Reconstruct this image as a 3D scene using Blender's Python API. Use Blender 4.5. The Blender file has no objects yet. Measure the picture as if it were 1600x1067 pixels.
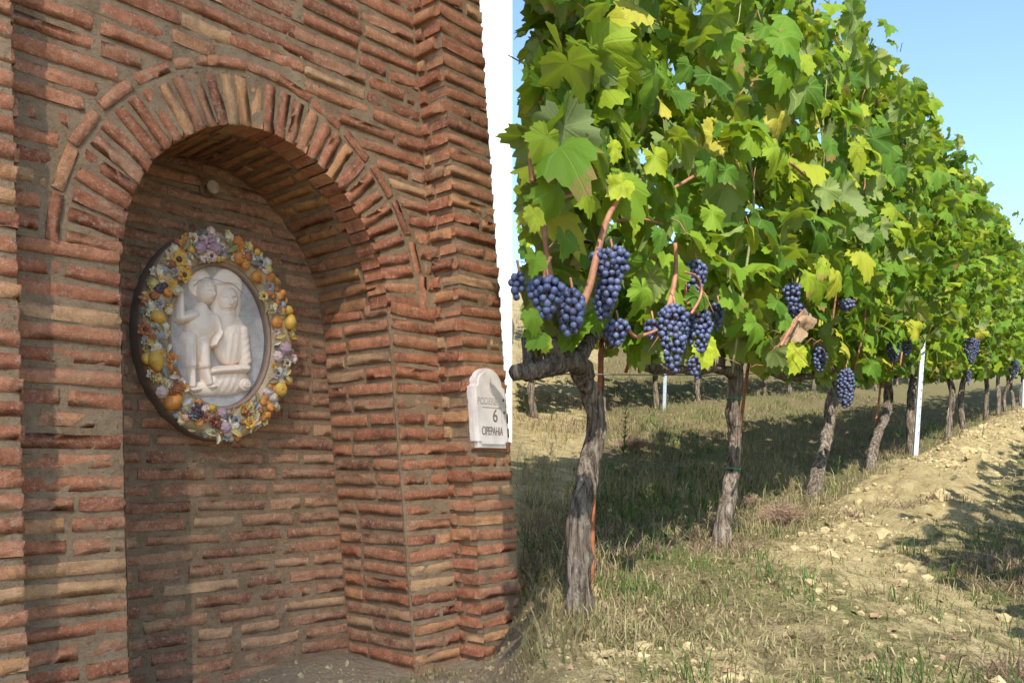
import bpy, bmesh, math, random
import numpy as np
from mathutils import Vector, Matrix, noise as mnoise

R_ = math.radians
random.seed(7)
rng = np.random.default_rng(11)
scene = bpy.context.scene
COL = scene.collection

# ------------------------------------------------------------------ camera, sky, sun, exposure
CAMZ = 0.75
F = 1340.0                      # focal length in units of a 1600-wide frame
cam = bpy.data.cameras.new('camera')
cam.sensor_width = 36.0
cam.lens = 36.0 * F / 1600.0
cam.shift_y = (735.0 - 533.5) / 1600.0
cam.clip_start = 0.05
cam.clip_end = 2000.0
camo = bpy.data.objects.new('camera', cam)
COL.objects.link(camo)
camo.location = (0, 0, CAMZ)
camo.rotation_euler = (R_(90), 0, 0)
scene.camera = camo

SUN_EL = R_(44)
SUN_AZ = R_(177)                # compass angle of the sun, clockwise from +Y: behind the camera
sdir = Vector((math.sin(SUN_AZ) * math.cos(SUN_EL), math.cos(SUN_AZ) * math.cos(SUN_EL), math.sin(SUN_EL)))
world = bpy.data.worlds.new('World')
scene.world = world
world.use_nodes = True
wn = world.node_tree.nodes
wl = world.node_tree.links
wn.clear()
sky = wn.new('ShaderNodeTexSky')
sky.sky_type = 'NISHITA'
sky.sun_disc = False
sky.sun_elevation = SUN_EL
sky.sun_rotation = SUN_AZ
sky.altitude = 300
sky.air_density = 1.0
sky.dust_density = 0.4
sky.ozone_density = 3.2
bg = wn.new('ShaderNodeBackground')
bg.inputs['Strength'].default_value = 0.14
wo = wn.new('ShaderNodeOutputWorld')
wl.new(sky.outputs[0], bg.inputs['Color'])
wl.new(bg.outputs[0], wo.inputs['Surface'])
sun = bpy.data.lights.new('sun', 'SUN')
sun.energy = 3.55
sun.angle = R_(0.5)
sun.color = (1.0, 0.95, 0.87)
suno = bpy.data.objects.new('sun', sun)
COL.objects.link(suno)
suno.location = (2, -6, 12)
suno.rotation_euler = sdir.to_track_quat('Z', 'Y').to_euler()
scene.view_settings.view_transform = 'Standard'
scene.view_settings.look = 'None'
scene.view_settings.exposure = 1.4
scene.view_settings.gamma = 1.0
scene.view_settings.use_curve_mapping = False

# ------------------------------------------------------------------ helpers
def tag(o, label=None, cat=None, group=None, kind=None):
    if label: o['label'] = label
    if cat: o['category'] = cat
    if group: o['group'] = group
    if kind: o['kind'] = kind
    return o

def empty(name, loc, rz=0.0):
    o = bpy.data.objects.new(name, None)
    o.empty_display_size = 0.1
    o.location = loc
    o.rotation_euler = (0, 0, rz)
    COL.objects.link(o)
    return o

def link(name, me, parent=None, m=None):
    o = bpy.data.objects.new(name, me)
    COL.objects.link(o)
    if parent is not None: o.parent = parent
    if m is not None: o.matrix_basis = m
    return o

def npmesh(name, V, T, mat=None, smooth=False, attrs=None):
    """mesh from arrays: V (n,3), T (m,k) all faces of one size"""
    V = np.asarray(V, dtype=np.float32); T = np.asarray(T, dtype=np.int32)
    me = bpy.data.meshes.new(name)
    k = T.shape[1]
    me.vertices.add(len(V)); me.vertices.foreach_set('co', V.ravel())
    me.loops.add(T.size); me.loops.foreach_set('vertex_index', T.ravel())
    me.polygons.add(len(T))
    me.polygons.foreach_set('loop_start', np.arange(len(T), dtype=np.int32) * k)
    try: me.polygons.foreach_set('loop_total', np.full(len(T), k, dtype=np.int32))
    except Exception: pass
    if attrs:
        for nm, a in attrs.items():
            a = np.asarray(a, dtype=np.float32)
            if a.ndim == 1:
                at = me.attributes.new(nm, 'FLOAT', 'POINT'); at.data.foreach_set('value', a)
            else:
                at = me.attributes.new(nm, 'FLOAT_VECTOR', 'POINT'); at.data.foreach_set('vector', a.ravel())
    me.update(calc_edges=True)
    me.polygons.foreach_set('use_smooth', np.full(len(T), smooth, dtype=bool))
    if mat: me.materials.append(mat)
    return me

def bmmesh(name, bm, mat=None, smooth=False):
    me = bpy.data.meshes.new(name)
    bm.normal_update()
    bm.to_mesh(me); bm.free()
    if smooth:
        for p in me.polygons: p.use_smooth = True
    if mat: me.materials.append(mat)
    return me

def grid_faces(nx, ny):
    i = np.arange(nx - 1)[:, None] * ny + np.arange(ny - 1)[None, :]
    i = i.ravel()
    return np.stack([i, i + ny, i + ny + 1, i + 1], 1)

def vnoise(P, scale=1.0, octaves=3):
    P = np.asarray(P, dtype=float) * scale
    return np.array([mnoise.fractal(Vector(p), 1.0, 2.0, octaves) for p in P])

def gnoise2(x, y, seed=0):
    """fast vectorised value noise in 2D, range -1..1"""
    xi = np.floor(x).astype(np.int64); yi = np.floor(y).astype(np.int64)
    fx = x - xi; fy = y - yi
    fx = fx * fx * (3 - 2 * fx); fy = fy * fy * (3 - 2 * fy)
    def h(a, b):
        n = (a * 374761393 + b * 668265263 + seed * 974711) & 0x7fffffff
        n = ((n ^ (n >> 13)) * 1274126177) & 0x7fffffff
        n = n ^ (n >> 16)
        return (n & 0xffff) / 32767.5 - 1
    return (h(xi, yi) * (1 - fx) + h(xi + 1, yi) * fx) * (1 - fy) + (h(xi, yi + 1) * (1 - fx) + h(xi + 1, yi + 1) * fx) * fy

def tube(path, radii, sides=8, rough=0.0, ridges=0.0, seed=0, closed=True):
    """verts, quads of a tube along path; radial noise and lengthwise ridges"""
    path = [Vector(p) for p in path]
    n = len(path)
    V = []; Q = []
    up = Vector((0.31, 0.22, 0.92))
    prev = None
    for i, p in enumerate(path):
        d = (path[min(i + 1, n - 1)] - path[max(i - 1, 0)]).normalized()
        if prev is None:
            a = d.cross(up)
            if a.length < 0.1: a = d.cross(Vector((1, 0, 0)))
            a.normalize()
        else:
            a = (prev - d * prev.dot(d)).normalized()
        prev = a
        b = d.cross(a)
        for k in range(sides):
            t = 2 * math.pi * k / sides
            r = radii[i]
            if ridges: r *= 1 + ridges * math.sin(t * 5 + seed + 1.6 * mnoise.noise(Vector((seed, i * 0.25, 0))) * 2) * (0.6 + 0.4 * mnoise.noise(Vector((i * .3, k * .9, seed))))
            if rough: r *= 1 + rough * mnoise.noise(Vector((p.x * 14 + math.cos(t) * 1.3, p.y * 14 + math.sin(t) * 1.3, p.z * 14 + seed)))
            V.append(p + (a * math.cos(t) + b * math.sin(t)) * r)
    for i in range(n - 1):
        for k in range(sides):
            k2 = (k + 1) % sides
            Q.append((i * sides + k, i * sides + k2, (i + 1) * sides + k2, (i + 1) * sides + k))
    c0 = len(V); V.append(path[0].copy()); V.append(path[-1].copy())
    if closed:
        for k in range(sides):
            k2 = (k + 1) % sides
            Q.append((c0, k2, k, k))
            Q.append((c0 + 1, (n - 1) * sides + k, (n - 1) * sides + k2, (n - 1) * sides + k2))
    return V, Q

class MB:
    def __init__(self): self.V = []; self.Fc = []
    def add(self, V, Fs):
        o = len(self.V)
        self.V.extend(tuple(v) for v in V)
        for f in Fs:
            g = []
            for i in f:
                if i + o not in g: g.append(i + o)
            self.Fc.append(g)
        return self
    def tube(self, *a, **k):
        return self.add(*tube(*a, **k))
    def box(self, x0, x1, y0, y1, z0, z1):
        v = [(x, y, z) for x in (x0, x1) for y in (y0, y1) for z in (z0, z1)]
        return self.add(v, [(0, 1, 3, 2), (4, 6, 7, 5), (0, 4, 5, 1), (2, 3, 7, 6), (0, 2, 6, 4), (1, 5, 7, 3)])
    def mesh(self, name, mat=None, smooth=False):
        me = bpy.data.meshes.new(name)
        me.from_pydata(self.V, [], self.Fc); me.update()
        if smooth: me.polygons.foreach_set('use_smooth', np.ones(len(me.polygons), dtype=bool))
        if mat: me.materials.append(mat)
        return me
    def build(self, name, mat=None, parent=None, smooth=False):
        return link(name, self.mesh(name, mat, smooth), parent)

def spline(pts, n):
    """Catmull-Rom resample"""
    P = [Vector(p) for p in pts]
    P = [P[0] * 2 - P[1]] + P + [P[-1] * 2 - P[-2]]
    out = []
    m = len(P) - 3
    for j in range(n):
        s = j / (n - 1) * m
        i = min(int(s), m - 1); t = s - i
        a, b, c, d = P[i:i + 4]
        out.append(0.5 * ((2 * b) + (c - a) * t + (2 * a - 5 * b + 4 * c - d) * t * t + (3 * b - a - 3 * c + d) * t ** 3))
    return out

# ------------------------------------------------------------------ materials
class NT:
    def __init__(self, name):
        self.m = bpy.data.materials.new(name); self.m.use_nodes = True
        self.t = self.m.node_tree; self.t.nodes.clear()
    def n(self, typ, ins=None, **kw):
        nd = self.t.nodes.new(typ)
        for k, v in kw.items(): setattr(nd, k, v)
        if ins:
            for k, v in ins.items(): self.put(nd.inputs[k], v)
        return nd
    def put(self, sock, v):
        if isinstance(v, bpy.types.NodeSocket): self.t.links.new(v, sock)
        else:
            if isinstance(v, (tuple, list)) and len(v) == 3 and sock.type == 'RGBA': v = (*v, 1)
            sock.default_value = v
    def math(self, op, a, b=0.0, clamp=False):
        nd = self.t.nodes.new('ShaderNodeMath'); nd.operation = op; nd.use_clamp = clamp
        self.put(nd.inputs[0], a); self.put(nd.inputs[1], b)
        return nd.outputs[0]
    def mix(self, f, a, b, blend='MIX'):
        nd = self.t.nodes.new('ShaderNodeMix'); nd.data_type = 'RGBA'; nd.blend_type = blend
        self.put(nd.inputs[0], f); self.put(nd.inputs[6], a); self.put(nd.inputs[7], b)
        return nd.outputs[2]
    def ramp(self, f, stops, interp='LINEAR'):
        nd = self.t.nodes.new('ShaderNodeValToRGB'); cr = nd.color_ramp; cr.interpolation = interp
        while len(cr.elements) < len(stops): cr.elements.new(0.5)
        for e, (p, c) in zip(cr.elements, stops):
            e.position = p; e.color = (*c, 1) if len(c) == 3 else c
        self.put(nd.inputs[0], f)
        return nd.outputs[0]
    def rng(self, f, a, b, c=0.0, d=1.0):
        nd = self.t.nodes.new('ShaderNodeMapRange'); nd.clamp = True
        for i, v in enumerate((f, a, b, c, d)): self.put(nd.inputs[i], v)
        return nd.outputs[0]
    def noise(self, vec, scale, detail=4, rough=0.55, dist=0.0):
        nd = self.n('ShaderNodeTexNoise', {'Scale': scale, 'Detail': detail, 'Roughness': rough, 'Distortion': dist})
        if vec is not None: self.put(nd.inputs['Vector'], vec)
        return nd.outputs[0]
    def bump(self, h, dist, strength=1.0, normal=None):
        nd = self.n('ShaderNodeBump', {'Height': h, 'Distance': dist, 'Strength': strength})
        if normal is not None: self.put(nd.inputs['Normal'], normal)
        return nd.outputs[0]
    def out(self, sh):
        o = self.t.nodes.new('ShaderNodeOutputMaterial'); self.t.links.new(sh, o.inputs[0]); return self.m
    def principled(self, col, rough=0.8, normal=None, spec=0.3, **kw):
        nd = self.n('ShaderNodeBsdfPrincipled', {'Base Color': col, 'Roughness': rough, 'Specular IOR Level': spec})
        for k, v in kw.items(): self.put(nd.inputs[k], v)
        if normal is not None: self.put(nd.inputs['Normal'], normal)
        return nd.outputs[0]
    def pos(self):
        return self.n('ShaderNodeNewGeometry').outputs['Position']
    def obrand(self):
        return self.n('ShaderNodeObjectInfo').outputs['Random']
    def rand(self):
        a = self.obrand()
        b = self.n('ShaderNodeNewGeometry').outputs['Random Per Island']
        return self.math('FRACT', self.math('ADD', a, b))

def simple(name, col, rough=0.7, var=0.15, scale=20, bump=0.0, spec=0.3, **kw):
    t = NT(name); p = t.pos()
    nz = t.noise(p, scale, 5)
    c = t.mix(t.rng(nz, 0.3, 0.7), tuple(x * (1 - var) for x in col), tuple(min(1, x * (1 + var)) for x in col))
    nm = t.bump(nz, bump) if bump else None
    return t.out(t.principled(c, rough, nm, spec, **kw))

def smear_mask(t, p, amount):
    """old lime and dirt that runs over bricks and joints alike"""
    mp = t.n('ShaderNodeMapping', {'Scale': (1, 1, 1.6)}); t.put(mp.inputs[0], p)
    a = t.noise(mp.outputs[0], 5.5, 3, 0.6); b = t.noise(mp.outputs[0], 34, 7, 0.72, 0.4)
    return t.rng(t.math('ADD', t.math('MULTIPLY', a, 0.5), t.math('MULTIPLY', b, 0.5)), 0.60 - 0.12 * amount, 0.66 - 0.08 * amount)
def brick_material(name, stops, stain=0.35, lime=0.4, dark=(0.07, 0.045, 0.032), smear=0.5):
    t = NT(name); p = t.pos(); r = t.obrand()
    base = t.ramp(r, stops)
    v = t.n('ShaderNodeVectorMath', operation='ADD')
    t.put(v.inputs[0], p)
    off = t.n('ShaderNodeCombineXYZ'); t.put(off.inputs[0], t.math('MULTIPLY', r, 37.0)); t.put(off.inputs[1], t.math('MULTIPLY', r, 91.0)); t.put(off.inputs[2], t.math('MULTIPLY', r, 13.0))
    t.put(v.inputs[1], off.outputs[0])
    q = v.outputs[0]
    n1 = t.noise(q, 26, 7, 0.72)
    n2 = t.noise(q, 95, 5, 0.7)
    n4 = t.noise(q, 11, 6, 0.72, 0.6)
    n5 = t.noise(q, 240, 4, 0.75)
    c = t.mix(t.rng(n1, 0.38, 0.64), t.mix(0.45, base, (0.16, 0.065, 0.04)), t.mix(0.3, base, (0.60, 0.33, 0.19)))
    c = t.mix(t.math('MULTIPLY', t.rng(n4, 0.52, 0.68), stain), c, dark)
    c = t.mix(t.math('MULTIPLY', t.rng(n2, 0.54, 0.68), lime), c, (0.60, 0.43, 0.31))
    c = t.mix(t.math('MULTIPLY', t.rng(n5, 0.56, 0.68), 0.55), c, (0.085, 0.05, 0.036))
    c = t.mix(t.math('MULTIPLY', t.rng(n5, 0.44, 0.33), 0.35), c, (0.62, 0.45, 0.33))
    c = t.mix(t.math('MULTIPLY', smear_mask(t, p, smear), 0.8), c, t.mix(n2, (0.26, 0.15, 0.075), (0.60, 0.40, 0.23)))
    h = t.math('ADD', t.math('MULTIPLY', n1, 0.5), t.math('ADD', t.math('MULTIPLY', n2, 0.4), t.math('MULTIPLY', n5, 0.35)))
    return t.out(t.principled(c, 0.92, t.bump(h, 0.012), 0.12))

RED = [(0.0, (0.326, 0.096, 0.043)), (0.2, (0.447, 0.139, 0.058)), (0.42, (0.555, 0.188, 0.080)), (0.6, (0.629, 0.248, 0.113)),
       (0.74, (0.508, 0.217, 0.107)), (0.86, (0.725, 0.326, 0.122)), (1.0, (0.740, 0.459, 0.211))]
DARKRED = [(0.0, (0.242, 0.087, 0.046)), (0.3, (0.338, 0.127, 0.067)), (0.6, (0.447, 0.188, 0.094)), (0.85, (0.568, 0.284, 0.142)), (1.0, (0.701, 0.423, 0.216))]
OCHRE = [(0.0, (0.326, 0.136, 0.049)), (0.3, (0.447, 0.199, 0.065)), (0.6, (0.544, 0.260, 0.078)), (1.0, (0.653, 0.351, 0.113))]
M_brick = brick_material('brick_red', RED, 0.5, 0.6, smear=0.45)
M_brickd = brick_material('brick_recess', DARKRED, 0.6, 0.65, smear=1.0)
M_bricko = brick_material('brick_soffit_warm_bounce', OCHRE, 0.65, 0.25, smear=0.2)  # ochre puts warm bounced light into the soffit brick colour

def mortar_material(name, a, b):
    t = NT(name); p = t.pos()
    n1 = t.noise(p, 14, 6, 0.7); n2 = t.noise(p, 90, 6, 0.75); n3 = t.noise(p, 300, 3, 0.7)
    c = t.mix(t.rng(n1, 0.35, 0.65), a, b)
    c = t.mix(t.math('MULTIPLY', t.rng(n2, 0.52, 0.68), 0.6), c, tuple(x * 0.4 for x in a))
    c = t.mix(t.math('MULTIPLY', t.rng(n3, 0.55, 0.7), 0.5), c, (0.60, 0.43, 0.28))
    c = t.mix(t.math('MULTIPLY', smear_mask(t, p, 0.5), 0.5), c, (0.50, 0.33, 0.20))
    return t.out(t.principled(c, 0.95, t.bump(t.math('ADD', n2, t.math('MULTIPLY', n3, 0.5)), 0.014), 0.1))
M_mortar = mortar_material('lime_mortar', (0.33, 0.215, 0.12), (0.49, 0.34, 0.205))
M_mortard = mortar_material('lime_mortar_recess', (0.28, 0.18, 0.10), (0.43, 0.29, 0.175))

def leaf_material():
    t = NT('vine_leaf')
    r = t.rand()
    geo = t.n('ShaderNodeNewGeometry')
    co = t.n('ShaderNodeAttribute', attribute_name='leafco').outputs['Vector']
    sp = t.n('ShaderNodeSeparateXYZ'); t.put(sp.inputs[0], co)
    x, y = sp.outputs[0], sp.outputs[1]
    p = t.pos()
    front = t.ramp(r, [(0.0, (0.026, 0.080, 0.008)), (0.2, (0.056, 0.140, 0.012)), (0.45, (0.095, 0.200, 0.015)), (0.72, (0.150, 0.255, 0.017)),
                       (0.88, (0.235, 0.315, 0.018)), (0.97, (0.38, 0.37, 0.03)), (1.0, (0.46, 0.40, 0.06))])
    n1 = t.noise(p, 24, 4, 0.6)
    front = t.mix(t.math('MULTIPLY', t.rng(n1, 0.35, 0.7), 0.45), front, t.mix(0.6, front, (0.16, 0.24, 0.02)))
    # veins: rays from the petiole point
    ang = t.math('ARCTAN2', x, y)
    pp = t.math('PINGPONG', t.math('ADD', ang, 0.0), 0.42)
    rad = t.n('ShaderNodeVectorMath', operation='LENGTH'); t.put(rad.inputs[0], co)
    dist = t.math('MULTIPLY', t.math('SINE', pp), rad.outputs['Value'])
    v1 = t.rng(dist, 0.008, 0.03, 1.0, 0.0)
    v1b = t.math('MULTIPLY', v1, t.math('LESS_THAN', t.math('PINGPONG', t.math('ADD', ang, 0.0), 0.84), 3.0))
    w = t.n('ShaderNodeTexWave', {'Scale': 3.2, 'Distortion': 1.2}); t.put(w.inputs['Vector'], co)
    veins = t.math('MAXIMUM', t.math('MULTIPLY', v1b, 0.32), t.math('MULTIPLY', t.rng(w.outputs[1], 0.75, 1.0), 0.06))
    front = t.mix(veins, front, (0.24, 0.32, 0.07))
    # brown dry edge on some leaves
    e = t.math('MULTIPLY', t.rng(t.math('ADD', rad.outputs['Value'], t.math('MULTIPLY', t.math('SUBTRACT', n1, 0.5), 0.9)), 0.72, 0.85), t.math('GREATER_THAN', t.math('FRACT', t.math('MULTIPLY', r, 17.0)), 0.86))
    front = t.mix(t.math('MULTIPLY', e, 0.8), front, (0.28, 0.15, 0.06))
    n6 = t.noise(p, 130, 3, 0.6)
    front = t.mix(t.math('MULTIPLY', t.rng(n6, 0.66, 0.72), t.math('GREATER_THAN', t.math('FRACT', t.math('MULTIPLY', r, 29.0)), 0.55)), front, (0.20, 0.11, 0.04))
    back = t.mix(0.62, front, (0.26, 0.30, 0.12))
    c = t.mix(geo.outputs['Backfacing'], front, back)
    nm = t.bump(t.math('SUBTRACT', n1, veins), 0.010, 0.45)
    pr = t.principled(c, 0.6, nm, 0.16)
    trc = t.mix(0.6, front, (0.38, 0.48, 0.015))
    tr = t.n('ShaderNodeBsdfTranslucent', {'Color': trc}).outputs[0]
    ms = t.n('ShaderNodeMixShader', {'Fac': 0.36})
    t.put(ms.inputs[1], pr); t.put(ms.inputs[2], tr)
    return t.out(ms.outputs[0])
M_leaf = leaf_material()

def plain_leaf(name, col, tcol, fac=0.3):
    t = NT(name); p = t.pos()
    n1 = t.noise(p, 30, 4)
    c = t.mix(t.rng(n1, 0.3, 0.7), tuple(x * 0.75 for x in col), tuple(x * 1.2 for x in col))
    pr = t.principled(c, 0.6, t.bump(n1, 0.01), 0.25)
    tr = t.n('ShaderNodeBsdfTranslucent', {'Color': tcol}).outputs[0]
    ms = t.n('ShaderNodeMixShader', {'Fac': fac}); t.put(ms.inputs[1], pr); t.put(ms.inputs[2], tr)
    return t.out(ms.outputs[0])
M_leafy = plain_leaf('yellow_leaf', (0.34, 0.40, 0.025), (0.5, 0.55, 0.03), 0.4)
M_leafp = plain_leaf('shade_tree_leaf', (0.07, 0.12, 0.02), (0.2, 0.3, 0.03), 0.25)
M_leafb = plain_leaf('dry_leaf', (0.29, 0.19, 0.11), (0.35, 0.2, 0.08), 0.15)

def bark_material():
    t = NT('vine_bark'); p = t.pos()
    mp = t.n('ShaderNodeMapping', {'Scale': (1, 1, 0.16)}); t.put(mp.inputs[0], p)
    n1 = t.noise(mp.outputs[0], 60, 6, 0.7, 0.4); n2 = t.noise(p, 9, 4); n3 = t.noise(mp.outputs[0], 170, 3, 0.6)
    c = t.ramp(n1, [(0.34, (0.03, 0.021, 0.015)), (0.46, (0.14, 0.105, 0.078)), (0.56, (0.29, 0.24, 0.185)), (0.7, (0.44, 0.385, 0.31))])
    c = t.mix(t.math('MULTIPLY', t.rng(n2, 0.45, 0.7), 0.45), c, (0.13, 0.10, 0.07))
    h = t.math('ADD', n1, t.math('MULTIPLY', n3, 0.4))
    return t.out(t.principled(c, 0.95, t.bump(h, 0.035), 0.1))
M_bark = bark_material()
M_cane = simple('cane_bark', (0.30, 0.135, 0.07), 0.6, 0.3, 40, 0.003, 0.3)
M_caneg = simple('green_shoot', (0.22, 0.24, 0.09), 0.6, 0.25, 40)
M_stake = simple('rusty_rod', (0.27, 0.095, 0.04), 0.8, 0.3, 60, 0.002)
M_zinc = simple('zinc_post', (0.30, 0.335, 0.36), 0.42, 0.1, 30, 0.001, 0.5, Metallic=0.35)
M_wire = simple('wire', (0.22, 0.21, 0.2), 0.5, 0.1, 30, 0, 0.5, Metallic=0.6)
M_tie = simple('green_tie', (0.03, 0.25, 0.11), 0.5, 0.1, 30)

def grape_material():
    t = NT('grape_skin'); p = t.pos(); r = t.rand()
    n1 = t.noise(p, 55, 4, 0.6); n2 = t.noise(p, 260, 3, 0.6)
    c = t.ramp(r, [(0.0, (0.012, 0.012, 0.032)), (0.6, (0.02, 0.022, 0.055)), (1.0, (0.04, 0.022, 0.06))])
    bloom = t.math('MULTIPLY', t.rng(t.math('ADD', t.math('MULTIPLY', n1, 0.7), t.math('MULTIPLY', n2, 0.3)), 0.28, 0.62), t.rng(t.math('FRACT', t.math('MULTIPLY', r, 7.0)), 0.0, 1.0, 0.6, 1.0))
    c = t.mix(t.math('MULTIPLY', bloom, 0.92), c, (0.12, 0.15, 0.26))
    return t.out(t.principled(c, t.rng(bloom, 0, 1, 0.3, 0.6), None, 0.35))
M_grape = grape_material()

def ground_material():
    t = NT('ground_soil'); p = t.pos()
    soil = t.n('ShaderNodeAttribute', attribute_name='soil').outputs['Fac']
    n1 = t.noise(p, 2.2, 6, 0.65); n2 = t.noise(p, 11, 6, 0.7); n3 = t.noise(p, 60, 5, 0.7); n4 = t.noise(p, 190, 3, 0.7)
    pale = t.ramp(n2, [(0.25, (0.23, 0.165, 0.078)), (0.5, (0.40, 0.315, 0.155)), (0.75, (0.53, 0.44, 0.235))])
    court = t.n('ShaderNodeAttribute', attribute_name='court').outputs['Fac']
    straw = t.ramp(n3, [(0.25, (0.07, 0.052, 0.026)), (0.45, (0.16, 0.125, 0.062)), (0.62, (0.26, 0.21, 0.11)), (0.8, (0.13, 0.13, 0.045))])
    green = t.ramp(n3, [(0.3, (0.07, 0.08, 0.025)), (0.55, (0.17, 0.165, 0.06)), (0.75, (0.29, 0.25, 0.12))])
    veg = t.mix(t.rng(n1, 0.42, 0.62), straw, green)
    f = t.rng(t.math('ADD', soil, t.math('MULTIPLY', t.math('SUBTRACT', n2, 0.5), 1.3)), 0.38, 0.62)
    c = t.mix(f, veg, pale)
    grav = t.mix(t.rng(n4, 0.4, 0.6), t.mix(t.rng(n3, 0.35, 0.65), (0.26, 0.19, 0.12), (0.50, 0.40, 0.28)), (0.40, 0.31, 0.20))
    c = t.mix(t.rng(t.math('ADD', court, t.math('MULTIPLY', t.math('SUBTRACT', n2, 0.5), 0.8)), 0.4, 0.6), c, grav)
    c = t.mix(t.math('MULTIPLY', t.rng(n4, 0.55, 0.72), 0.5), c, (0.10, 0.075, 0.04))
    h = t.math('ADD', n2, t.math('ADD', t.math('MULTIPLY', n3, 0.5), t.math('MULTIPLY', n4, 0.2)))
    return t.out(t.principled(c, 0.95, t.bump(h, 0.05), 0.1))
M_ground = ground_material()
def clod_mat():
    t = NT('clod'); p = t.pos(); n2 = t.noise(p, 25, 6, 0.7); r = t.rand()
    c = t.mix(t.rng(n2, 0.3, 0.7), (0.28, 0.205, 0.10), (0.52, 0.43, 0.235))
    c = t.mix(t.math('MULTIPLY', r, 0.35), c, (0.36, 0.28, 0.15))
    return t.out(t.principled(c, 0.95, t.bump(n2, 0.02), 0.1))
M_clod = clod_mat()
def grass_mat(name, stops):
    t = NT(name); r = t.rand()
    c = t.ramp(r, stops)
    pr = t.principled(c, 0.65, None, 0.2)
    tr = t.n('ShaderNodeBsdfTranslucent', {'Color': c}).outputs[0]
    ms = t.n('ShaderNodeMixShader', {'Fac': 0.25}); t.put(ms.inputs[1], pr); t.put(ms.inputs[2], tr)
    return t.out(ms.outputs[0])
M_grass = grass_mat('dry_grass', [(0, (0.12, 0.09, 0.045)), (0.3, (0.24, 0.19, 0.095)), (0.52, (0.36, 0.295, 0.155)), (0.8, (0.25, 0.22, 0.095)), (0.92, (0.15, 0.165, 0.05)), (1, (0.09, 0.13, 0.032))])
M_grassg = grass_mat('green_grass', [(0, (0.035, 0.075, 0.015)), (0.5, (0.065, 0.125, 0.025)), (0.85, (0.12, 0.17, 0.04)), (1, (0.26, 0.24, 0.10))])
M_scrub = grass_mat('dead_weeds', [(0, (0.10, 0.062, 0.040)), (0.5, (0.20, 0.135, 0.085)), (0.85, (0.29, 0.21, 0.135)), (1, (0.38, 0.30, 0.19))])
M_twig = simple('dry_twig', (0.24, 0.16, 0.105), 0.9, 0.3, 50)
M_marble = simple('marble', (0.78, 0.69, 0.62), 0.5, 0.14, 22, 0.001, 0.35)
M_ink = simple('engraved_letters', (0.20, 0.16, 0.14), 0.7, 0.2, 90)
M_inkf = simple('worn_letters', (0.50, 0.45, 0.42), 0.7, 0.1, 90)
M_plaster = simple('white_sky_plaster', (0.83, 0.82, 0.79), 0.9, 0.03, 5, 0.004, 0.1)
M_plasterw = simple('warm_plaster', (0.70, 0.60, 0.48), 0.9, 0.06, 3, 0.004, 0.1)
M_tile = simple('roof_tile', (0.32, 0.15, 0.09), 0.9, 0.3, 8, 0.01)
M_shutter = simple('shutter_paint', (0.08, 0.13, 0.10), 0.6, 0.1, 8)

def ceramic(name, col, dirt=0.3, var=0.25, rough=0.5, dcol=(0.16, 0.12, 0.08)):
    t = NT(name); p = t.pos()
    n1 = t.noise(p, 28, 5, 0.65); n2 = t.noise(p, 110, 4, 0.6)
    c = t.mix(t.rng(n1, 0.3, 0.7), tuple(x * (1 - var) for x in col), tuple(min(1, x * (1 + var)) for x in col))
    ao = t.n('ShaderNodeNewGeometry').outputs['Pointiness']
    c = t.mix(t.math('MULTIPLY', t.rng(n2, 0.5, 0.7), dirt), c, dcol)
    c = t.mix(t.math('MULTIPLY', t.rng(ao, 0.43, 0.497, 1.0, 0.0), 0.6), c, (0.50, 0.28, 0.15))  # tan shading painted into the creases
    return t.out(t.principled(c, rough, t.bump(n2, 0.002), 0.4))
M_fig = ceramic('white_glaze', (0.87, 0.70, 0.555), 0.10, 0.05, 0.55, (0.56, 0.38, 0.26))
M_panel = ceramic('grey_blue_glaze', (0.43, 0.385, 0.345), 0.3, 0.2, 0.55, (0.2, 0.19, 0.19))
M_rim = ceramic('rim_glaze', (0.105, 0.11, 0.105), 0.4, 0.3, 0.6, (0.05, 0.05, 0.05))
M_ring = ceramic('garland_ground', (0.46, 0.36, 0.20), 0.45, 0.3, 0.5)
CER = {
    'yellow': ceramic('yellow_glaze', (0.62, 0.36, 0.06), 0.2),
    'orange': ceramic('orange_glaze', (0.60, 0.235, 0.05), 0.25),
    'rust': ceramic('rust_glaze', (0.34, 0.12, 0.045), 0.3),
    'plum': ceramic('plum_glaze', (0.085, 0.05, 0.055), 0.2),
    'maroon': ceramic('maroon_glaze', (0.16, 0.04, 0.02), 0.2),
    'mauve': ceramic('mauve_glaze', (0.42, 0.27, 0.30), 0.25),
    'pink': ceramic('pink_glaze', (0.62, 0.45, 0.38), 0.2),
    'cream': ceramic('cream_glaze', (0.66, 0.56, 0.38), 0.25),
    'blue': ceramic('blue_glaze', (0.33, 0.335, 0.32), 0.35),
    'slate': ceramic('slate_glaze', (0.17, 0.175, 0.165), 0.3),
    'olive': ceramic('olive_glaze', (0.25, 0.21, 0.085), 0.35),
    'lemon': ceramic('lemon_glaze', (0.58, 0.45, 0.15), 0.25),
}

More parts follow.
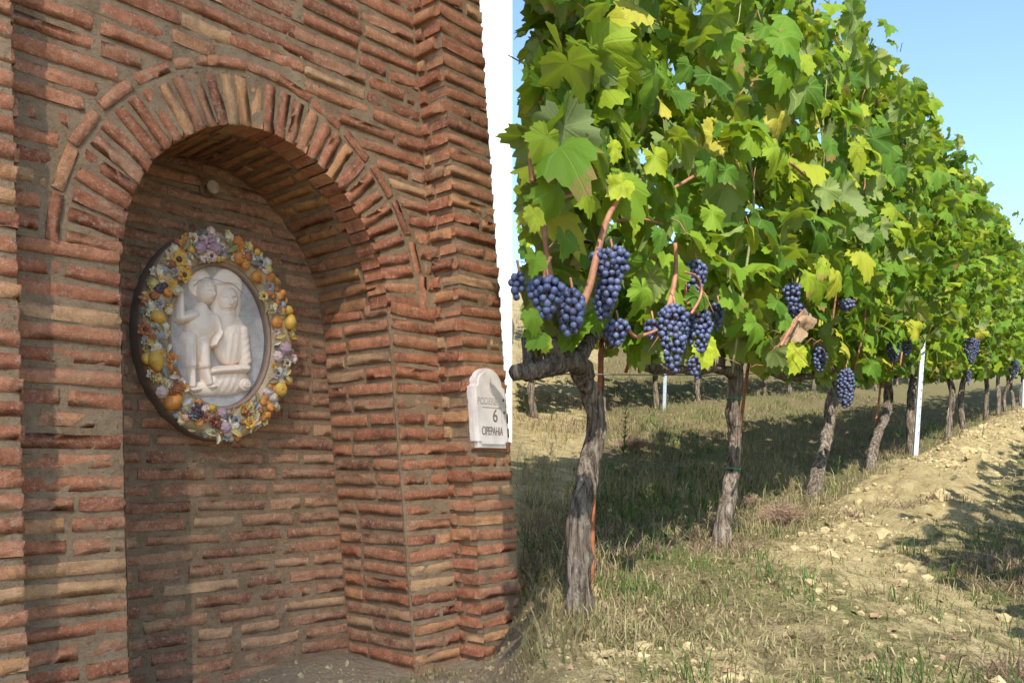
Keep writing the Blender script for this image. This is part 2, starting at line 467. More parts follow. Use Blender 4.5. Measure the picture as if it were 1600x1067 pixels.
# ------------------------------------------------------------------ terrain
RP0 = np.array([0.91, 3.70]); RD = np.array([0.568, 0.823]); RN = np.array([-0.823, 0.568])   # the front vine row: a point, its run, its far side
SLOPE = 0.117
RISE = 0.15
def rise(w): return RISE * np.clip(w - 0.6, 0, 14) + 0.16 * np.clip(w - 3.1, 0, 12)
def row_tw(X, Y):
    dx = X - RP0[0]; dy = Y - RP0[1]
    return dx * RD[0] + dy * RD[1], dx * RN[0] + dy * RN[1]
def smooth(a, b, x):
    t = np.clip((x - a) / (b - a), 0, 1); return t * t * (3 - 2 * t)
def ground_z(X, Y, fine=True):
    X = np.asarray(X, float); Y = np.asarray(Y, float)
    z = SLOPE * np.minimum(Y, 90.0)
    t, w = row_tw(X, Y)
    z = z + rise(w)
    side = smooth(-0.2, 0.6, X - 0.12 * (Y - 2))            # the vineyard side, not the wall foot
    ridge = np.exp(-((w + 0.38) / 0.30) ** 2) * smooth(0.6, 2.6, t) * (0.10 + 0.07 * gnoise2(t * 0.9, w * 0.5, 3))
    z = z + ridge
    z = z - 0.05 * np.exp(-((w + 1.25) / 0.35) ** 2) * side
    b = 0.035 * gnoise2(X * 1.3, Y * 1.3, 5) + 0.02 * gnoise2(X * 3.1, Y * 3.1, 6)
    if fine: b = b + 0.012 * gnoise2(X * 8.3, Y * 8.3, 7) + 0.055 * np.maximum(0, gnoise2(X * 5.2, Y * 5.2, 19)) * np.clip(soil_mask(X, Y), 0, 1) + 0.007 * gnoise2(X * 19, Y * 19, 8) + np.maximum(0, gnoise2(X * 13, Y * 13, 9) - 0.1) * 0.05 * np.clip(soil_mask(X, Y), 0, 1)
    b = b + smooth(0.3, 0.8, w) * side * (0.07 * gnoise2(X * 1.7, Y * 1.7, 15) + 0.035 * gnoise2(X * 5, Y * 5, 16))
    z = z + b * (0.35 + 0.65 * side)
    k = court_mask(X, Y)
    return z * (1 - k) + (0.03 + 0.02 * Y + 0.4 * b) * k
def soil_mask(X, Y):
    t, w = row_tw(X, Y)
    m = np.exp(-((w + 0.45) / 0.36) ** 2) * (0.35 + 0.75 * smooth(-0.4, 2.0, t)) + 0.35 * gnoise2(X * 1.1, Y * 1.1, 21) + 0.1
    m = m + 0.45 * np.exp(-((w + 0.95) / 0.5) ** 2) * (1 - smooth(0.2, 1.6, t))
    m = m + 0.2 * smooth(2.4, 3.2, w) * smooth(5, 3.6, w) - 0.3 * smooth(0.2, 0.7, w)
    m = m + 0.9 * (1 - smooth(-0.1, 0.35, X - 0.12 * (Y - 2)))
    return m
def court_mask(X, Y):
    a = (1 - smooth(1.55, 1.85, Y)) * (1 - smooth(3.3, 3.7, X)) * smooth(-11, -10, Y) * smooth(-9, -8, X)  # out-of-view gravel before the wall, added to bounce sunlight onto it
    b = (1 - smooth(-0.10, 0.14, X)) * (1 - smooth(3.2, 3.6, Y)) * smooth(-9, -8, X) * smooth(-11, -10, Y)
    return np.maximum(a, b)
def gz(x, y): return float(ground_z(np.array([x]), np.array([y]))[0])

def axis(lo, hi, f0, f1, fine, grow=1.12):
    a = list(np.arange(f0, f1 + 1e-6, fine)); s = fine
    while a[-1] < hi: s *= grow; a.append(a[-1] + s)
    s = fine
    while a[0] > lo: s *= grow; a.insert(0, a[0] - s)
    return np.array(a)
gx = axis(-300, 600, -1.6, 7.0, 0.032); gy = axis(-40, 700, 1.4, 9.0, 0.032)
GX, GY = np.meshgrid(gx, gy, indexing='ij')
GZ = ground_z(GX.ravel(), GY.ravel())
V = np.stack([GX.ravel(), GY.ravel(), GZ], 1)
me = npmesh('ground', V, grid_faces(len(gx), len(gy)), M_ground, True, {'soil': soil_mask(GX.ravel(), GY.ravel()), 'court': court_mask(GX.ravel(), GY.ravel())})
tag(link('ground', me), kind='structure')

# ------------------------------------------------------------------ the brick wall
UX, UY = 0.667, 0.745
WROT = math.atan2(UY, UX)
D_PIER, D_FACE, D_BACK = 2.00, 2.11, 2.47
V_BOT, V_TOP = -0.80, 2.05
def wpt(u, d, v): return Vector((UX * u - UY * d, UY * u + UX * d, CAMZ + v))
def px_uv(px, py, d):
    r = (px - 800.0) / F
    Y = d / (UX - UY * r)
    X = r * Y
    return UX * X + UY * Y, (735.0 - py) / F * Y
def batter(u): return 0.022 + 0.078 * float(smooth(0.95, 1.8, u))
def lean(u, v): return u - batter(u) * (v - 0.3)

def wall_thing(name, label, cat, u0, d0, group=None):
    o = empty(name, wpt(u0, d0, V_BOT), WROT)
    o['off'] = 0
    del o['off']
    tag(o, label, cat, group)
    return o, Vector((u0, d0, V_BOT))

# brick variants: unit box, front at y=0, weathered edges
def make_brick_mesh(seed, mat):
    rs = random.Random(seed)
    nx, nz = 6, 3
    xs = [-0.5, -0.44, -0.2, 0.05, 0.25, 0.45, 0.5]
    zs = [-0.5, -0.44, 0.0, 0.43, 0.5]
    V = []; idx = {}
    for i, x in enumerate(xs):
        for k, z in enumerate(zs):
            edge_x = i in (0, len(xs) - 1); edge_z = k in (0, len(zs) - 1)
            y = rs.uniform(-0.022, 0.022)
            if edge_z: y += rs.uniform(0.0, 0.04)
            if edge_x: y += rs.uniform(0.0, 0.05)
            if edge_x and edge_z: y += rs.uniform(0, 0.09)
            dx = rs.uniform(-0.018, 0.018) if not edge_x else -math.copysign(rs.uniform(0, 0.03), x)
            dz = rs.uniform(-0.05, 0.05) if not edge_z else -math.copysign(rs.uniform(-0.05, 0.12), z)
            idx[i, k] = len(V); V.append((x + dx, y, z + dz))
    Fc = [(idx[i, k], idx[i + 1, k], idx[i + 1, k + 1], idx[i, k + 1]) for i in range(len(xs) - 1) for k in range(len(zs) - 1)]
    ring = [(i, 0) for i in range(len(xs))] + [(len(xs) - 1, k) for k in range(1, len(zs))] + [(i, len(zs) - 1) for i in range(len(xs) - 2, -1, -1)] + [(0, k) for k in range(len(zs) - 2, 0, -1)]
    rb = []
    for (i, k) in ring:
        v = V[idx[i, k]]; rb.append(len(V)); V.append((v[0], 1.0, v[2]))
    n = len(ring)
    for j in range(n):
        a, b = idx[ring[j]], idx[ring[(j + 1) % n]]
        Fc.append((a, rb[j], rb[(j + 1) % n], b))
    me = bpy.data.meshes.new('brick'); me.from_pydata(V, [], Fc); me.update()
    me.polygons.foreach_set('use_smooth', np.array([len(f) == 4 and j < (len(xs) - 1) * (len(zs) - 1) for j, f in enumerate(Fc)]))
    rs_ = set(idx[r_] for r_ in ring)
    at = me.attributes.new('sharp_edge', 'BOOLEAN', 'EDGE')
    at.data.foreach_set('value', np.array([e.vertices[0] in rs_ and e.vertices[1] in rs_ for e in me.edges]))
    me.materials.append(mat)
    return me
BR = {k: [make_brick_mesh(100 * j + s, m) for s in range(9)] for j, (k, m) in enumerate((('red', M_brick), ('dark', M_brickd), ('ochre', M_bricko)))}

def put_brick(name, kind, root, off, pos, ex, ey, ez, L, H, D=0.07):
    """pos: centre of the front face in wall coordinates (u,d,v); ex, ey, ez: length, inward and height directions"""
    ex, ey, ez = Vector(ex), Vector(ey), Vector(ez)
    j = random.uniform(-0.022, 0.022)
    ex, ez = ex * math.cos(j) + ez * math.sin(j), ez * math.cos(j) - ex * math.sin(j)
    p = Vector(pos) - off + ey * random.uniform(-0.0022, 0.0028)
    if random.random() < 0.5: ex, ez2 = -ex, -ez
    else: ez2 = ez
    m = Matrix(((ex.x * L, ey.x * D, ez2.x * H, p.x), (ex.y * L, ey.y * D, ez2.y * H, p.y), (ex.z * L, ey.z * D, ez2.z * H, p.z), (0, 0, 0, 1)))
    return link(name, random.choice(BR[kind]), root, m)

CH = 0.0497                      # course height
def fill(a, b, lmin=0.12, lmax=0.27, joint=0.012):
    """random bricks in [a, b]"""
    out = []; x = a
    while b - x > 0.02:
        L = random.choice((random.uniform(0.12, 0.155), random.uniform(0.2, 0.27), random.uniform(0.2, 0.27)))
        L = min(max(L, lmin), lmax)
        if b - x - L < 0.07: L = b - x
        if L > lmax + 0.06: L = L / 2
        out.append((x + L / 2, L - joint * random.uniform(0.6, 1.5)))
        x += L
    return out
def courses(v0, v1):
    v = v0
    while v < v1:
        yield v + CH / 2
        v += CH
E_U, E_D, E_V = (1, 0, 0), (0, 1, 0), (0, 0, 1)

def mortar_grid(name, u0, u1, d, v0, v1, mat, root, off, keep=None, step=0.016, lean_on=True):
    us = np.arange(u0, u1 + step, step); us[-1] = u1
    vs = np.arange(v0, v1 + step, step); vs[-1] = v1
    U, W = np.meshgrid(us, vs, indexing='ij')
    dn = d + 0.0016 * gnoise2(U * 60, W * 60, 31) + 0.0016 * gnoise2(U * 9, W * 9, 32)
    UL = U - (0.022 + 0.078 * smooth(0.95, 1.8, U)) * (W - 0.3) if lean_on else U
    V = np.stack([UL.ravel() - off.x, dn.ravel() - off.y, W.ravel() - off.z], 1)
    Fs = grid_faces(len(us), len(vs))
    if keep is not None:
        cu = U.ravel()[Fs].mean(1); cv = W.ravel()[Fs].mean(1)
        Fs = Fs[keep(cu, cv)]
    return link(name, npmesh(name, V, Fs, mat, True), root)

ARC_U, ARC_V, ARC_R = 1.362, 0.521, 0.428
JL, JR = ARC_U - ARC_R, ARC_U + ARC_R
U_LP, U_RP = 0.671, 2.002          # corners of the left pier and of the right pier (at v = 0.3)
def u_of_px(px, py, d):
    u, v = px_uv(px, py, d); return u
ROUT = 0.612
wall, woff = wall_thing('niche_wall', 'weathered red brick wall with round-arched niche holding the oval relief', 'wall', 1.36, D_FACE)
MREC = 0.0032
# face mortar, with the opening left out
def keep_face(cu, cv):
    r = np.hypot(cu - ARC_U, cv - ARC_V)
    inside = np.where(cv > ARC_V, r < ARC_R + 0.007, np.abs(cu - ARC_U) < ARC_R + 0.007)
    return ~inside
mortar_grid('mortar', U_LP - 0.05, U_RP + 0.05, D_FACE + MREC, V_BOT, V_TOP, M_mortar, wall, woff, keep_face)
# back of the niche
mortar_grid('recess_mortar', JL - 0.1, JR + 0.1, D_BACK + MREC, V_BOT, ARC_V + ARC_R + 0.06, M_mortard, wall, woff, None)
# reveals and soffit lining
prof = [(JL - 0.005, V_BOT)] + [(JL - 0.005, V_BOT + (ARC_V - V_BOT) * i / 30) for i in range(1, 30)]
prof += [(ARC_U - (ARC_R + 0.005) * math.cos(a), ARC_V + (ARC_R + 0.005) * math.sin(a)) for a in np.linspace(0, math.pi, 70)]
prof += [(JR + 0.005, ARC_V - (ARC_V - V_BOT) * i / 30) for i in range(1, 31)]
ds = np.linspace(D_FACE + 0.003, D_BACK + 0.02, 22)
V = []
for (u, v) in prof:
    for d in ds:
        g = 0.002 * math.sin(u * 91 + d * 133) + 0.002 * mnoise.noise(Vector((u * 40, d * 40, v * 40)))
        V.append((lean(u, v) - woff.x, d - woff.y, v - woff.z + (g if v > ARC_V else 0)))
link('reveal_mortar', npmesh('reveal_mortar', V, grid_faces(len(prof), len(ds))[:, ::-1], M_mortard, True), wall)
# solid core behind and coping on top
mb = MB(); mb.box(U_LP - 0.3 - woff.x, U_RP - 0.12 - woff.x, D_BACK + 0.03 - woff.y, D_BACK + 0.2 - woff.y, 0, V_TOP - V_BOT)
mb.build('wall_core', M_mortar, wall)
mb = MB(); mb.box(U_LP - 0.3 - woff.x, U_RP - 0.05 - woff.x, D_FACE - 0.04 - woff.y, D_BACK + 0.24 - woff.y, V_TOP - V_BOT + 0.003, V_TOP - V_BOT + 0.06)
mb.build('coping', M_mortar, wall)

BH = 0.0362
for v in courses(V_BOT, V_TOP - 0.01):
    dv = v - ARC_V
    half = math.sqrt(max(0, ROUT ** 2 - dv ** 2)) if dv > 0 else ARC_R
    if dv > 0 and dv < 0.03: half = ROUT
    if dv > ROUT: spans = [(U_LP, U_RP)]
    else: spans = [(U_LP, ARC_U - half), (ARC_U + half, U_RP)]
    for (a, b) in spans:
        if b - a < 0.03: continue
        for (c, L) in fill(a, b):
            h = BH * random.uniform(0.88, 1.12)
            put_brick('brick', 'red', wall, woff, (lean(c, v), D_FACE, v + random.uniform(-.002, .002)), E_U, E_D, E_V, L, h)
# recess bricks: only as far as the niche opens onto them
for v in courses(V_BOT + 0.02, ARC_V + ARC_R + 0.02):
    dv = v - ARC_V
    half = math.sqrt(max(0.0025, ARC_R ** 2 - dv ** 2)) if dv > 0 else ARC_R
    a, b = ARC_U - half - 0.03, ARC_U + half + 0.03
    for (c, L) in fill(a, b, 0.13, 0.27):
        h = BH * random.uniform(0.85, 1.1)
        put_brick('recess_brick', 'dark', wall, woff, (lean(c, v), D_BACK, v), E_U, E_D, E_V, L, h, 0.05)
# reveals below the springing
NDEP = D_BACK - D_FACE
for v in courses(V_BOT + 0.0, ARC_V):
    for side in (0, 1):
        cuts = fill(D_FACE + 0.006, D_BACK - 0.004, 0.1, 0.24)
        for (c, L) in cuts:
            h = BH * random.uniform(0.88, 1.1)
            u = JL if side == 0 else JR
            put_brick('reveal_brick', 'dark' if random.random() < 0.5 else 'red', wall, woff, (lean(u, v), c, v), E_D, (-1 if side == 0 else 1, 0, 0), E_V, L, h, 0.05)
# soffit: rows of bricks running into the wall, round the arch
na = int(math.pi * ARC_R / 0.047)
for i in range(na):
    a = math.pi * (i + 0.5) / na
    er = Vector((-math.cos(a), 0, math.sin(a)))          # outward
    et = Vector((math.sin(a), 0, math.cos(a)))           # along the arc
    p = Vector((ARC_U, 0, ARC_V)) + er * ARC_R
    for (c, L) in fill(D_FACE + 0.10 * (i % 2) + 0.006, D_BACK - 0.004, 0.1, 0.26):
        put_brick('soffit_brick', 'ochre', wall, woff, (lean(p.x, p.z), c, p.z), E_D, er, et, L, 0.034 * random.uniform(0.85, 1.1), 0.05)
# voussoirs on the face, and the thin outer ring of bricks laid along the arch
nv = 34
RV0, RV1 = ARC_R, 0.563
for i in range(nv):
    a = math.pi * (i + 0.5) / nv + random.uniform(-0.006, 0.006)
    er = Vector((-math.cos(a), 0, math.sin(a))); et = Vector((math.sin(a), 0, math.cos(a)))
    r0 = RV0 - 0.002; r1 = RV1 + random.uniform(-0.006, 0.004)
    c = Vector((ARC_U, 0, ARC_V)) + er * (r0 + r1) / 2
    hh = math.pi * (r0 + r1) / 2 / nv * random.uniform(0.72, 0.86)
    put_brick('arch_brick', 'red', wall, woff, (lean(c.x, c.z), D_FACE - 0.0005, c.z), er, E_D, et, r1 - r0, hh, 0.09)
nl = 15
for i in range(nl):
    a = math.pi * (i + 0.5) / nl + random.uniform(-0.012, 0.012)
    er = Vector((-math.cos(a), 0, math.sin(a))); et = Vector((math.sin(a), 0, math.cos(a)))
    c = Vector((ARC_U, 0, ARC_V)) + er * 0.588
    put_brick('ring_brick', 'red', wall, woff, (lean(c.x, c.z), D_FACE - 0.0005, c.z), et, E_D, er, math.pi * 0.588 / nl * random.uniform(0.84, 0.95), 0.03, 0.06)

# piers
def pier(name, label, u0, u1, d0, d1, ret_left):
    root, off = wall_thing(name, label, 'pier', (u0 + u1) / 2, d0, 'brick piers either side of the niche')
    mortar_grid('mortar', u0 + 0.012, u1 - 0.012, d0 + MREC, V_BOT, V_TOP, M_mortar, root, off)
    # sides
    for (u, s) in ((u0 + 0.012, -1), (u1 - 0.012, 1)):
        vs = np.arange(V_BOT, V_TOP, 0.02); dd = np.linspace(d0 + MREC, d1, 16)
        V = [(lean(u, v) + 0.003 * mnoise.noise(Vector((v * 50, d * 50, u))) - off.x, d - off.y, v - off.z) for v in vs for d in dd]
        Fs = grid_faces(len(vs), len(dd))
        link('side_mortar', npmesh('side_mortar', V, Fs if s > 0 else Fs[:, ::-1], M_mortar, True), root)
    mb = MB(); mb.box(u0 - 0.03 - off.x, u1 + 0.03 - off.x, d0 - 0.03, d1 - off.y, V_TOP - V_BOT + 0.003, V_TOP - V_BOT + 0.06)
    mb.V = [(x if True else x, (y if y > 0.05 else y - 0.0) , z) for (x, y, z) in mb.V]
    mb.build('coping', M_mortar, root)
    k = 0
    for v in courses(V_BOT + (0.012 if ret_left else 0.02), V_TOP - 0.01):
        k += 1
        for (c, L) in fill(u0, u1, 0.11, 0.24):
            h = BH * random.uniform(0.88, 1.12)
            put_brick('brick', 'red', root, off, (lean(c, v) + random.uniform(-.003, .003), d0, v), E_U, E_D, E_V, L, h, 0.075)
        # returns
        for (u, s, need) in ((u0, -1, ret_left), (u1, 1, True)):
            if not need: continue
            for (c, L) in fill(d0 + 0.08 if k % 2 else d0 + 0.012, min(d1, d0 + 0.45) - 0.004, 0.05, 0.24):
                if L < 0.03: continue
                h = BH * random.uniform(0.88, 1.12)
                put_brick('side_brick', 'red', root, off, (lean(u, v) + s * random.uniform(-0.002, 0.004), c, v), E_D, (-s, 0, 0), E_V, L, h, 0.05)
    return root
pier_r = pier('brick_pier', 'battered brick pier right of the niche carrying the white house sign', U_RP - 0.006, 2.212, D_PIER, D_PIER + 0.62, True)
pier_l = pier('brick_pier', 'brick pier at the far left edge beside the niche wall', 0.18, U_LP, D_PIER, D_PIER + 0.62, True)

# ------------------------------------------------------------------ oval relief
MU, MV = 1.362, 0.411
RO_U, RO_V, RI_U, RI_V = 0.2525, 0.317, 0.170, 0.225
D_RF = 2.405                       # garland ground plane
med = empty('oval_relief', wpt(MU, D_BACK, MV - RO_V), WROT)
tag(med, 'oval glazed ceramic relief of mother and child ringed by fruit garland, hanging in the niche', 'relief')
moff = Vector((MU, D_BACK, MV - RO_V))
def ml(u, d, v): return Vector((u, d, v)) - moff
# rim drum with rounded edge + garland ring
def ell_ring(name, stations, mat, n=120, wob=0.0, parent=med):
    V = []
    for k in range(n):
        a = 2 * math.pi * k / n
        for j, (ru, rv, d) in enumerate(stations):
            w = 1 + wob * mnoise.noise(Vector((math.cos(a) * 6, math.sin(a) * 6, j)))
            V.append(ml(MU + ru * w * math.cos(a), d, MV + rv * w * math.sin(a)))
    m = len(stations); Q = []
    for k in range(n):
        k2 = (k + 1) % n
        for j in range(m - 1): Q.append((k * m + j, k * m + j + 1, k2 * m + j + 1, k2 * m + j))
    return link(name, npmesh(name, V, Q, mat, True), parent)
ell_ring('rim', [(RO_U + .004, RO_V + .004, D_BACK + 0.012), (RO_U + .004, RO_V + .004, D_RF + .02), (RO_U, RO_V, D_RF + 0.008), (RO_U - 0.02, RO_V - 0.02, D_RF + 0.004)], M_rim)
ell_ring('garland_band', [(RO_U - 0.002, RO_V - 0.002, D_RF + 0.008), (RO_U - 0.012, RO_V - 0.012, D_RF - 0.006), (RO_U - 0.04, RO_V - 0.04, D_RF - 0.014), (RI_U + 0.02, RI_V + 0.02, D_RF - 0.008), (RI_U + 0.004, RI_V + 0.004, D_RF + 0.002), (RI_U, RI_V, D_RF + 0.012)], M_ring, 140, 0.02)
ell_ring('inner_moulding', [(RI_U + 0.003, RI_V + 0.003, D_RF + 0.004), (RI_U - 0.006, RI_V - 0.006, D_RF + 0.0), (RI_U - 0.011, RI_V - 0.011, D_RF + 0.012), (RI_U - 0.011, RI_V - 0.011, D_RF + 0.032)], M_rim)
# concave panel
V = []; nr = 16; n = 90
V.append(ml(MU, D_RF + 0.040, MV))
for j in range(1, nr + 1):
    f = j / nr
    for k in range(n):
        a = 2 * math.pi * k / n
        V.append(ml(MU + (RI_U - 0.008) * f * math.cos(a), D_RF + 0.040 - 0.014 * f ** 3, MV + (RI_V - 0.008) * f * math.sin(a)))
Q = []
for k in range(n): Q.append((0, 1 + k, 1 + (k + 1) % n, 1 + (k + 1) % n))
mb = MB(); mb.add(V, [(0, 1 + k, 1 + (k + 1) % n) for k in range(n)] + [(1 + (j - 1) * n + k, 1 + j * n + k, 1 + j * n + (k + 1) % n, 1 + (j - 1) * n + (k + 1) % n) for j in range(1, nr) for k in range(n)])
mb.build('panel', M_panel, med, True)

# the two figures: a modelled height field rising from the panel
D_PAN = D_RF + 0.038
def fz(zx, zy):                       # sketch units -> wall (u, v)
    return px_uv(260 + zx / 4.6375, 400 + zy / 4.6375, D_PAN - 0.02)
stepz = 2.8
zx = np.arange(30, 660, stepz); zy = np.arange(60, 1040, stepz)
ZX, ZY = np.meshgrid(zx, zy, indexing='ij')
Hf = np.zeros_like(ZX)
def smax(a, b, k=0.004):
    h = np.clip(0.5 + 0.5 * (a - b) / k, 0, 1); return b * (1 - h) + a * h + k * h * (1 - h) * (np.maximum(a, b) > 0.0005)
def ell(cx, cy, rx, ry, h, base=0.0, ang=0, p=0.5):
    c, s = math.cos(R_(ang)), math.sin(R_(ang))
    dx, dy = ZX - cx, ZY - cy
    a = (dx * c + dy * s) / rx; b = (-dx * s + dy * c) / ry
    q = 1 - a * a - b * b
    return np.where(q > 0, base + h * np.maximum(q, 0) ** p, 0)
def cap(x0, y0, x1, y1, r0, r1, h, base=0.0):
    dx, dy = x1 - x0, y1 - y0; L2 = dx * dx + dy * dy
    t = np.clip(((ZX - x0) * dx + (ZY - y0) * dy) / L2, 0, 1)
    r = r0 + (r1 - r0) * t
    d = np.hypot(ZX - x0 - t * dx, ZY - y0 - t * dy) / r
    q = 1 - d * d
    return np.where(q > 0, base + h * np.sqrt(np.maximum(q, 0)), 0)
def U_(x, k=0.004):
    global Hf
    Hf = smax(Hf, x, k)
# halos / veil
U_(ell(255, 195, 85, 105, 0.010, 0.006, 0, 0.3), 0.001)
U_(ell(450, 220, 112, 140, 0.013, 0.008, 0, 0.3), 0.001)
U_(ell(452, 330, 108, 190, 0.016, 0.004, 0, 0.5))
# mother
fold = 0.0 * np.sin((ZX * 0.16 + ZY * 0.03)) * (ZY > 560)
U_(ell(480, 600, 122, 190, 0.026, 0.004))
U_(cap(560, 540, 585, 760, 45, 42, 0.026, 0.004) + np.where(np.abs(ZX - 575) < 50, 0.0006 * np.sin(ZY * 0.12 + ZX * .09), 0) * (ZY > 560))
U_(ell(440, 900, 175, 110, 0.028, 0.004))
U_(ell(300, 960, 150, 55, 0.018, 0.004))
U_(cap(340, 835, 570, 815, 32, 38, 0.046, 0.0))
U_(ell(565, 930, 52, 58, 0.036, 0.004))
U_(cap(455, 380, 455, 480, 58, 70, 0.026, 0.002))
U_(ell(452, 318, 74, 100, 0.036, 0.006))
# child
U_(ell(262, 500, 112, 135, 0.036, 0.006))
U_(cap(262, 380, 275, 430, 50, 60, 0.034))
U_(ell(298, 258, 72, 92, 0.042, 0.006, -8))
U_(cap(200, 430, 105, 455, 46, 38, 0.040))
U_(cap(102, 450, 98, 275, 38, 28, 0.038))
U_(ell(98, 252, 32, 36, 0.036))
U_(cap(345, 455, 375, 560, 44, 38, 0.046))
U_(cap(375, 565, 330, 645, 36, 26, 0.050))
U_(cap(170, 600, 178, 790, 62, 46, 0.040))
U_(cap(178, 790, 190, 935, 42, 34, 0.034))
U_(cap(262, 620, 278, 790, 60, 46, 0.042))
U_(cap(278, 790, 310, 920, 40, 32, 0.036))
U_(ell(215, 965, 55, 26, 0.032)); U_(ell(335, 945, 48, 26, 0.034))
# drapery, face and hair details
msk = (Hf > 0.012)
sk = ((ZY > 560) & (ZX > 330) & (ZX < 560) & (ZY < 790))
Hf = Hf + np.where(sk & msk, 0.0007 * np.sin(ZX * 0.14 + 0.6 * np.sin(ZY * 0.02)), 0)
sk = ((ZY > 850) & (ZX > 330) & (ZX < 520))
Hf = Hf + np.where(sk & msk, 0.0007 * np.sin(ZX * 0.13 + ZY * 0.05), 0)
sk = ((ZY > 640) & (ZY < 950) & (ZX < 235))
Hf = Hf + np.where(sk & msk, 0.0008 * np.sin(ZX * 0.2), 0)
rr = np.hypot(ZX - 565, ZY - 930)
Hf = Hf + np.where(rr < 50, 0.0022 * np.sin(rr * 0.28 + np.arctan2(ZY - 930, ZX - 565)), 0)
def dent(cx, cy, rx, ry, h):
    global Hf
    Hf = Hf + 2.0 * h * np.exp(-((ZX - cx) / rx) ** 2 - ((ZY - cy) / ry) ** 2) * (Hf > 0.01)
for (cx, cy, sx) in ((415, 310, 1), (478, 310, 1)):
    dent(cx, cy, 17, 9, -0.0045); dent(cx, cy + 1, 10, 6, 0.003); dent(cx, cy - 20, 22, 6, 0.0015)
dent(446, 335, 8, 26, 0.0055); dent(446, 352, 13, 8, 0.003); dent(446, 382, 24, 4, -0.003); dent(446, 374, 18, 5, 0.002); dent(446, 391, 14, 5, 0.002); dent(446, 412, 22, 12, 0.002)
for (cx, cy) in ((285, 262), (338, 258)):
    dent(cx, cy, 14, 8, -0.0042); dent(cx, cy + 1, 8, 5, 0.0026)
dent(314, 280, 8, 18, 0.005); dent(316, 292, 11, 7, 0.0028); dent(316, 316, 18, 4, -0.0026); dent(316, 310, 14, 4, 0.0016)
hair = (ZY < 225) & (np.hypot((ZX - 298) / 74, (ZY - 255) / 96) < 1)
Hf = Hf + np.where(hair, 0.003 + 0.0016 * np.sin(ZX * 0.25 + ZY * 0.12), 0)
# hairline edges under the halos
dent(255, 172, 60, 6, -0.003); dent(450, 205, 75, 7, -0.004)
# smooth a little
for _ in range(1):
    P = np.pad(Hf, 1, mode='edge'); Hf = (P[1:-1, 1:-1] * 4 + P[:-2, 1:-1] + P[2:, 1:-1] + P[1:-1, :-2] + P[1:-1, 2:]) / 8
Hf = Hf * 0.95
UVp = [fz(a, b) for a, b in zip(ZX.ravel(), ZY.ravel())]
V = np.array([ml(u, D_PAN - h, v) for (u, v), h in zip(UVp, Hf.ravel())])
Fs = grid_faces(len(zx), len(zy))
Fs = Fs[(Hf.ravel()[Fs] > 0.0015).any(1)]
used = np.unique(Fs); remap = -np.ones(len(V), int); remap[used] = np.arange(len(used))
link('mother_and_child', npmesh('mother_and_child', V[used], remap[Fs][:, ::-1], M_fig, True), med)
# dark crack across the relief
def on_panel(px, py, h=0.02):
    u, v = px_uv(px, py, D_PAN - h); return ml(u, D_PAN - h, v)
mb = MB()
ck = spline([on_panel(303, 446, .022), on_panel(322, 434, .040), on_panel(345, 440, .052), on_panel(362, 444, .05), on_panel(380, 458, .03)], 22)
mb.tube([p + Vector((0, random.uniform(-.001, .001), random.uniform(-.002, .002))) for p in ck], [0.0011] * 22, 5)
ck = spline([on_panel(381, 459, .008), on_panel(395, 478, .006), on_panel(416, 500, .006)], 14)
mb.tube(ck, [0.0008] * 14, 5)
mb.build('crack', CER['slate'], med)

# garland pieces
def uvsphere(nu=12, nv_=8, f=None):
    V = []; Q = []
    for j in range(nv_ + 1):
        th = math.pi * j / nv_
        for i in range(nu):
            ph = 2 * math.pi * i / nu
            p = Vector((math.sin(th) * math.cos(ph), math.sin(th) * math.sin(ph), math.cos(th)))
            if f: p = f(p)
            V.append(p)
    for j in range(nv_):
        for i in range(nu):
            i2 = (i + 1) % nu
            Q.append((j * nu + i, (j + 1) * nu + i, (j + 1) * nu + i2, j * nu + i2))
    return V, Q
def mesh_of(nm, parts, smooth=True):
    mb = MB()
    for V, Q in parts: mb.add(V, Q)
    me = mb.mesh(nm, None, smooth)
    me.materials.append(CER['yellow'])
    return me
# local frame for pieces: z out of the wall
def fruit_f(p):
    q = p * (1 - 0.16 * max(0, p.z) ** 6) ; return Vector((q.x, q.y, q.z * 0.8))
fruit_me = mesh_of('fruit', [uvsphere(14, 10, fruit_f), tube([(0, 0, 0.8), (0, 0, 0.98)], [0.16, 0.1], 6)])
pear_me = mesh_of('pear', [uvsphere(14, 10, lambda p: Vector((p.x * (1 - 0.35 * max(0, p.y)), p.y * 1.35, p.z * (1 - 0.35 * max(0, p.y)))))])
def cone_scales():
    out = [uvsphere(12, 8, lambda p: Vector((p.x * 0.8, p.y * 1.3, p.z * 0.8)))]
    for j in range(7):
        y = -1.05 + j * 0.35; rr_ = 0.8 * math.sqrt(max(0.05, 1 - (y / 1.35) ** 2))
        for k in range(7):
            a = math.pi * (k + 0.5 * (j % 2)) / 6 - 0.2
            c = Vector((math.cos(a) * rr_, y, math.sin(a) * rr_))
            out.append(([c + q * 0.2 for q in uvsphere(6, 4)[0]], uvsphere(6, 4)[1]))
    return out
cone_me = mesh_of('pine_cone', cone_scales())
def petal(a, L, W, lift):
    ca, sa = math.cos(a), math.sin(a); V = []
    for i in range(5):
        t = i / 4; w = W * math.sin(math.pi * (0.12 + 0.8 * t)); z = lift * math.sin(t * 2.2)
        for s, dz in ((-1, 0.06), (-0.5, 0.0), (0, -0.05), (0.5, 0.0), (1, 0.06)):
            x, y = t * L, s * w
            V.append((x * ca - y * sa, x * sa + y * ca, z + dz + 0.1))
    return V, [tuple(q) for q in grid_faces(5, 5)]
flower_me = mesh_of('flower', [petal(2 * math.pi * k / 6, 1.0, 0.42, 0.34) for k in range(6)] + [petal(2 * math.pi * (k + .5) / 6, 0.7, 0.34, 0.55) for k in range(6)])
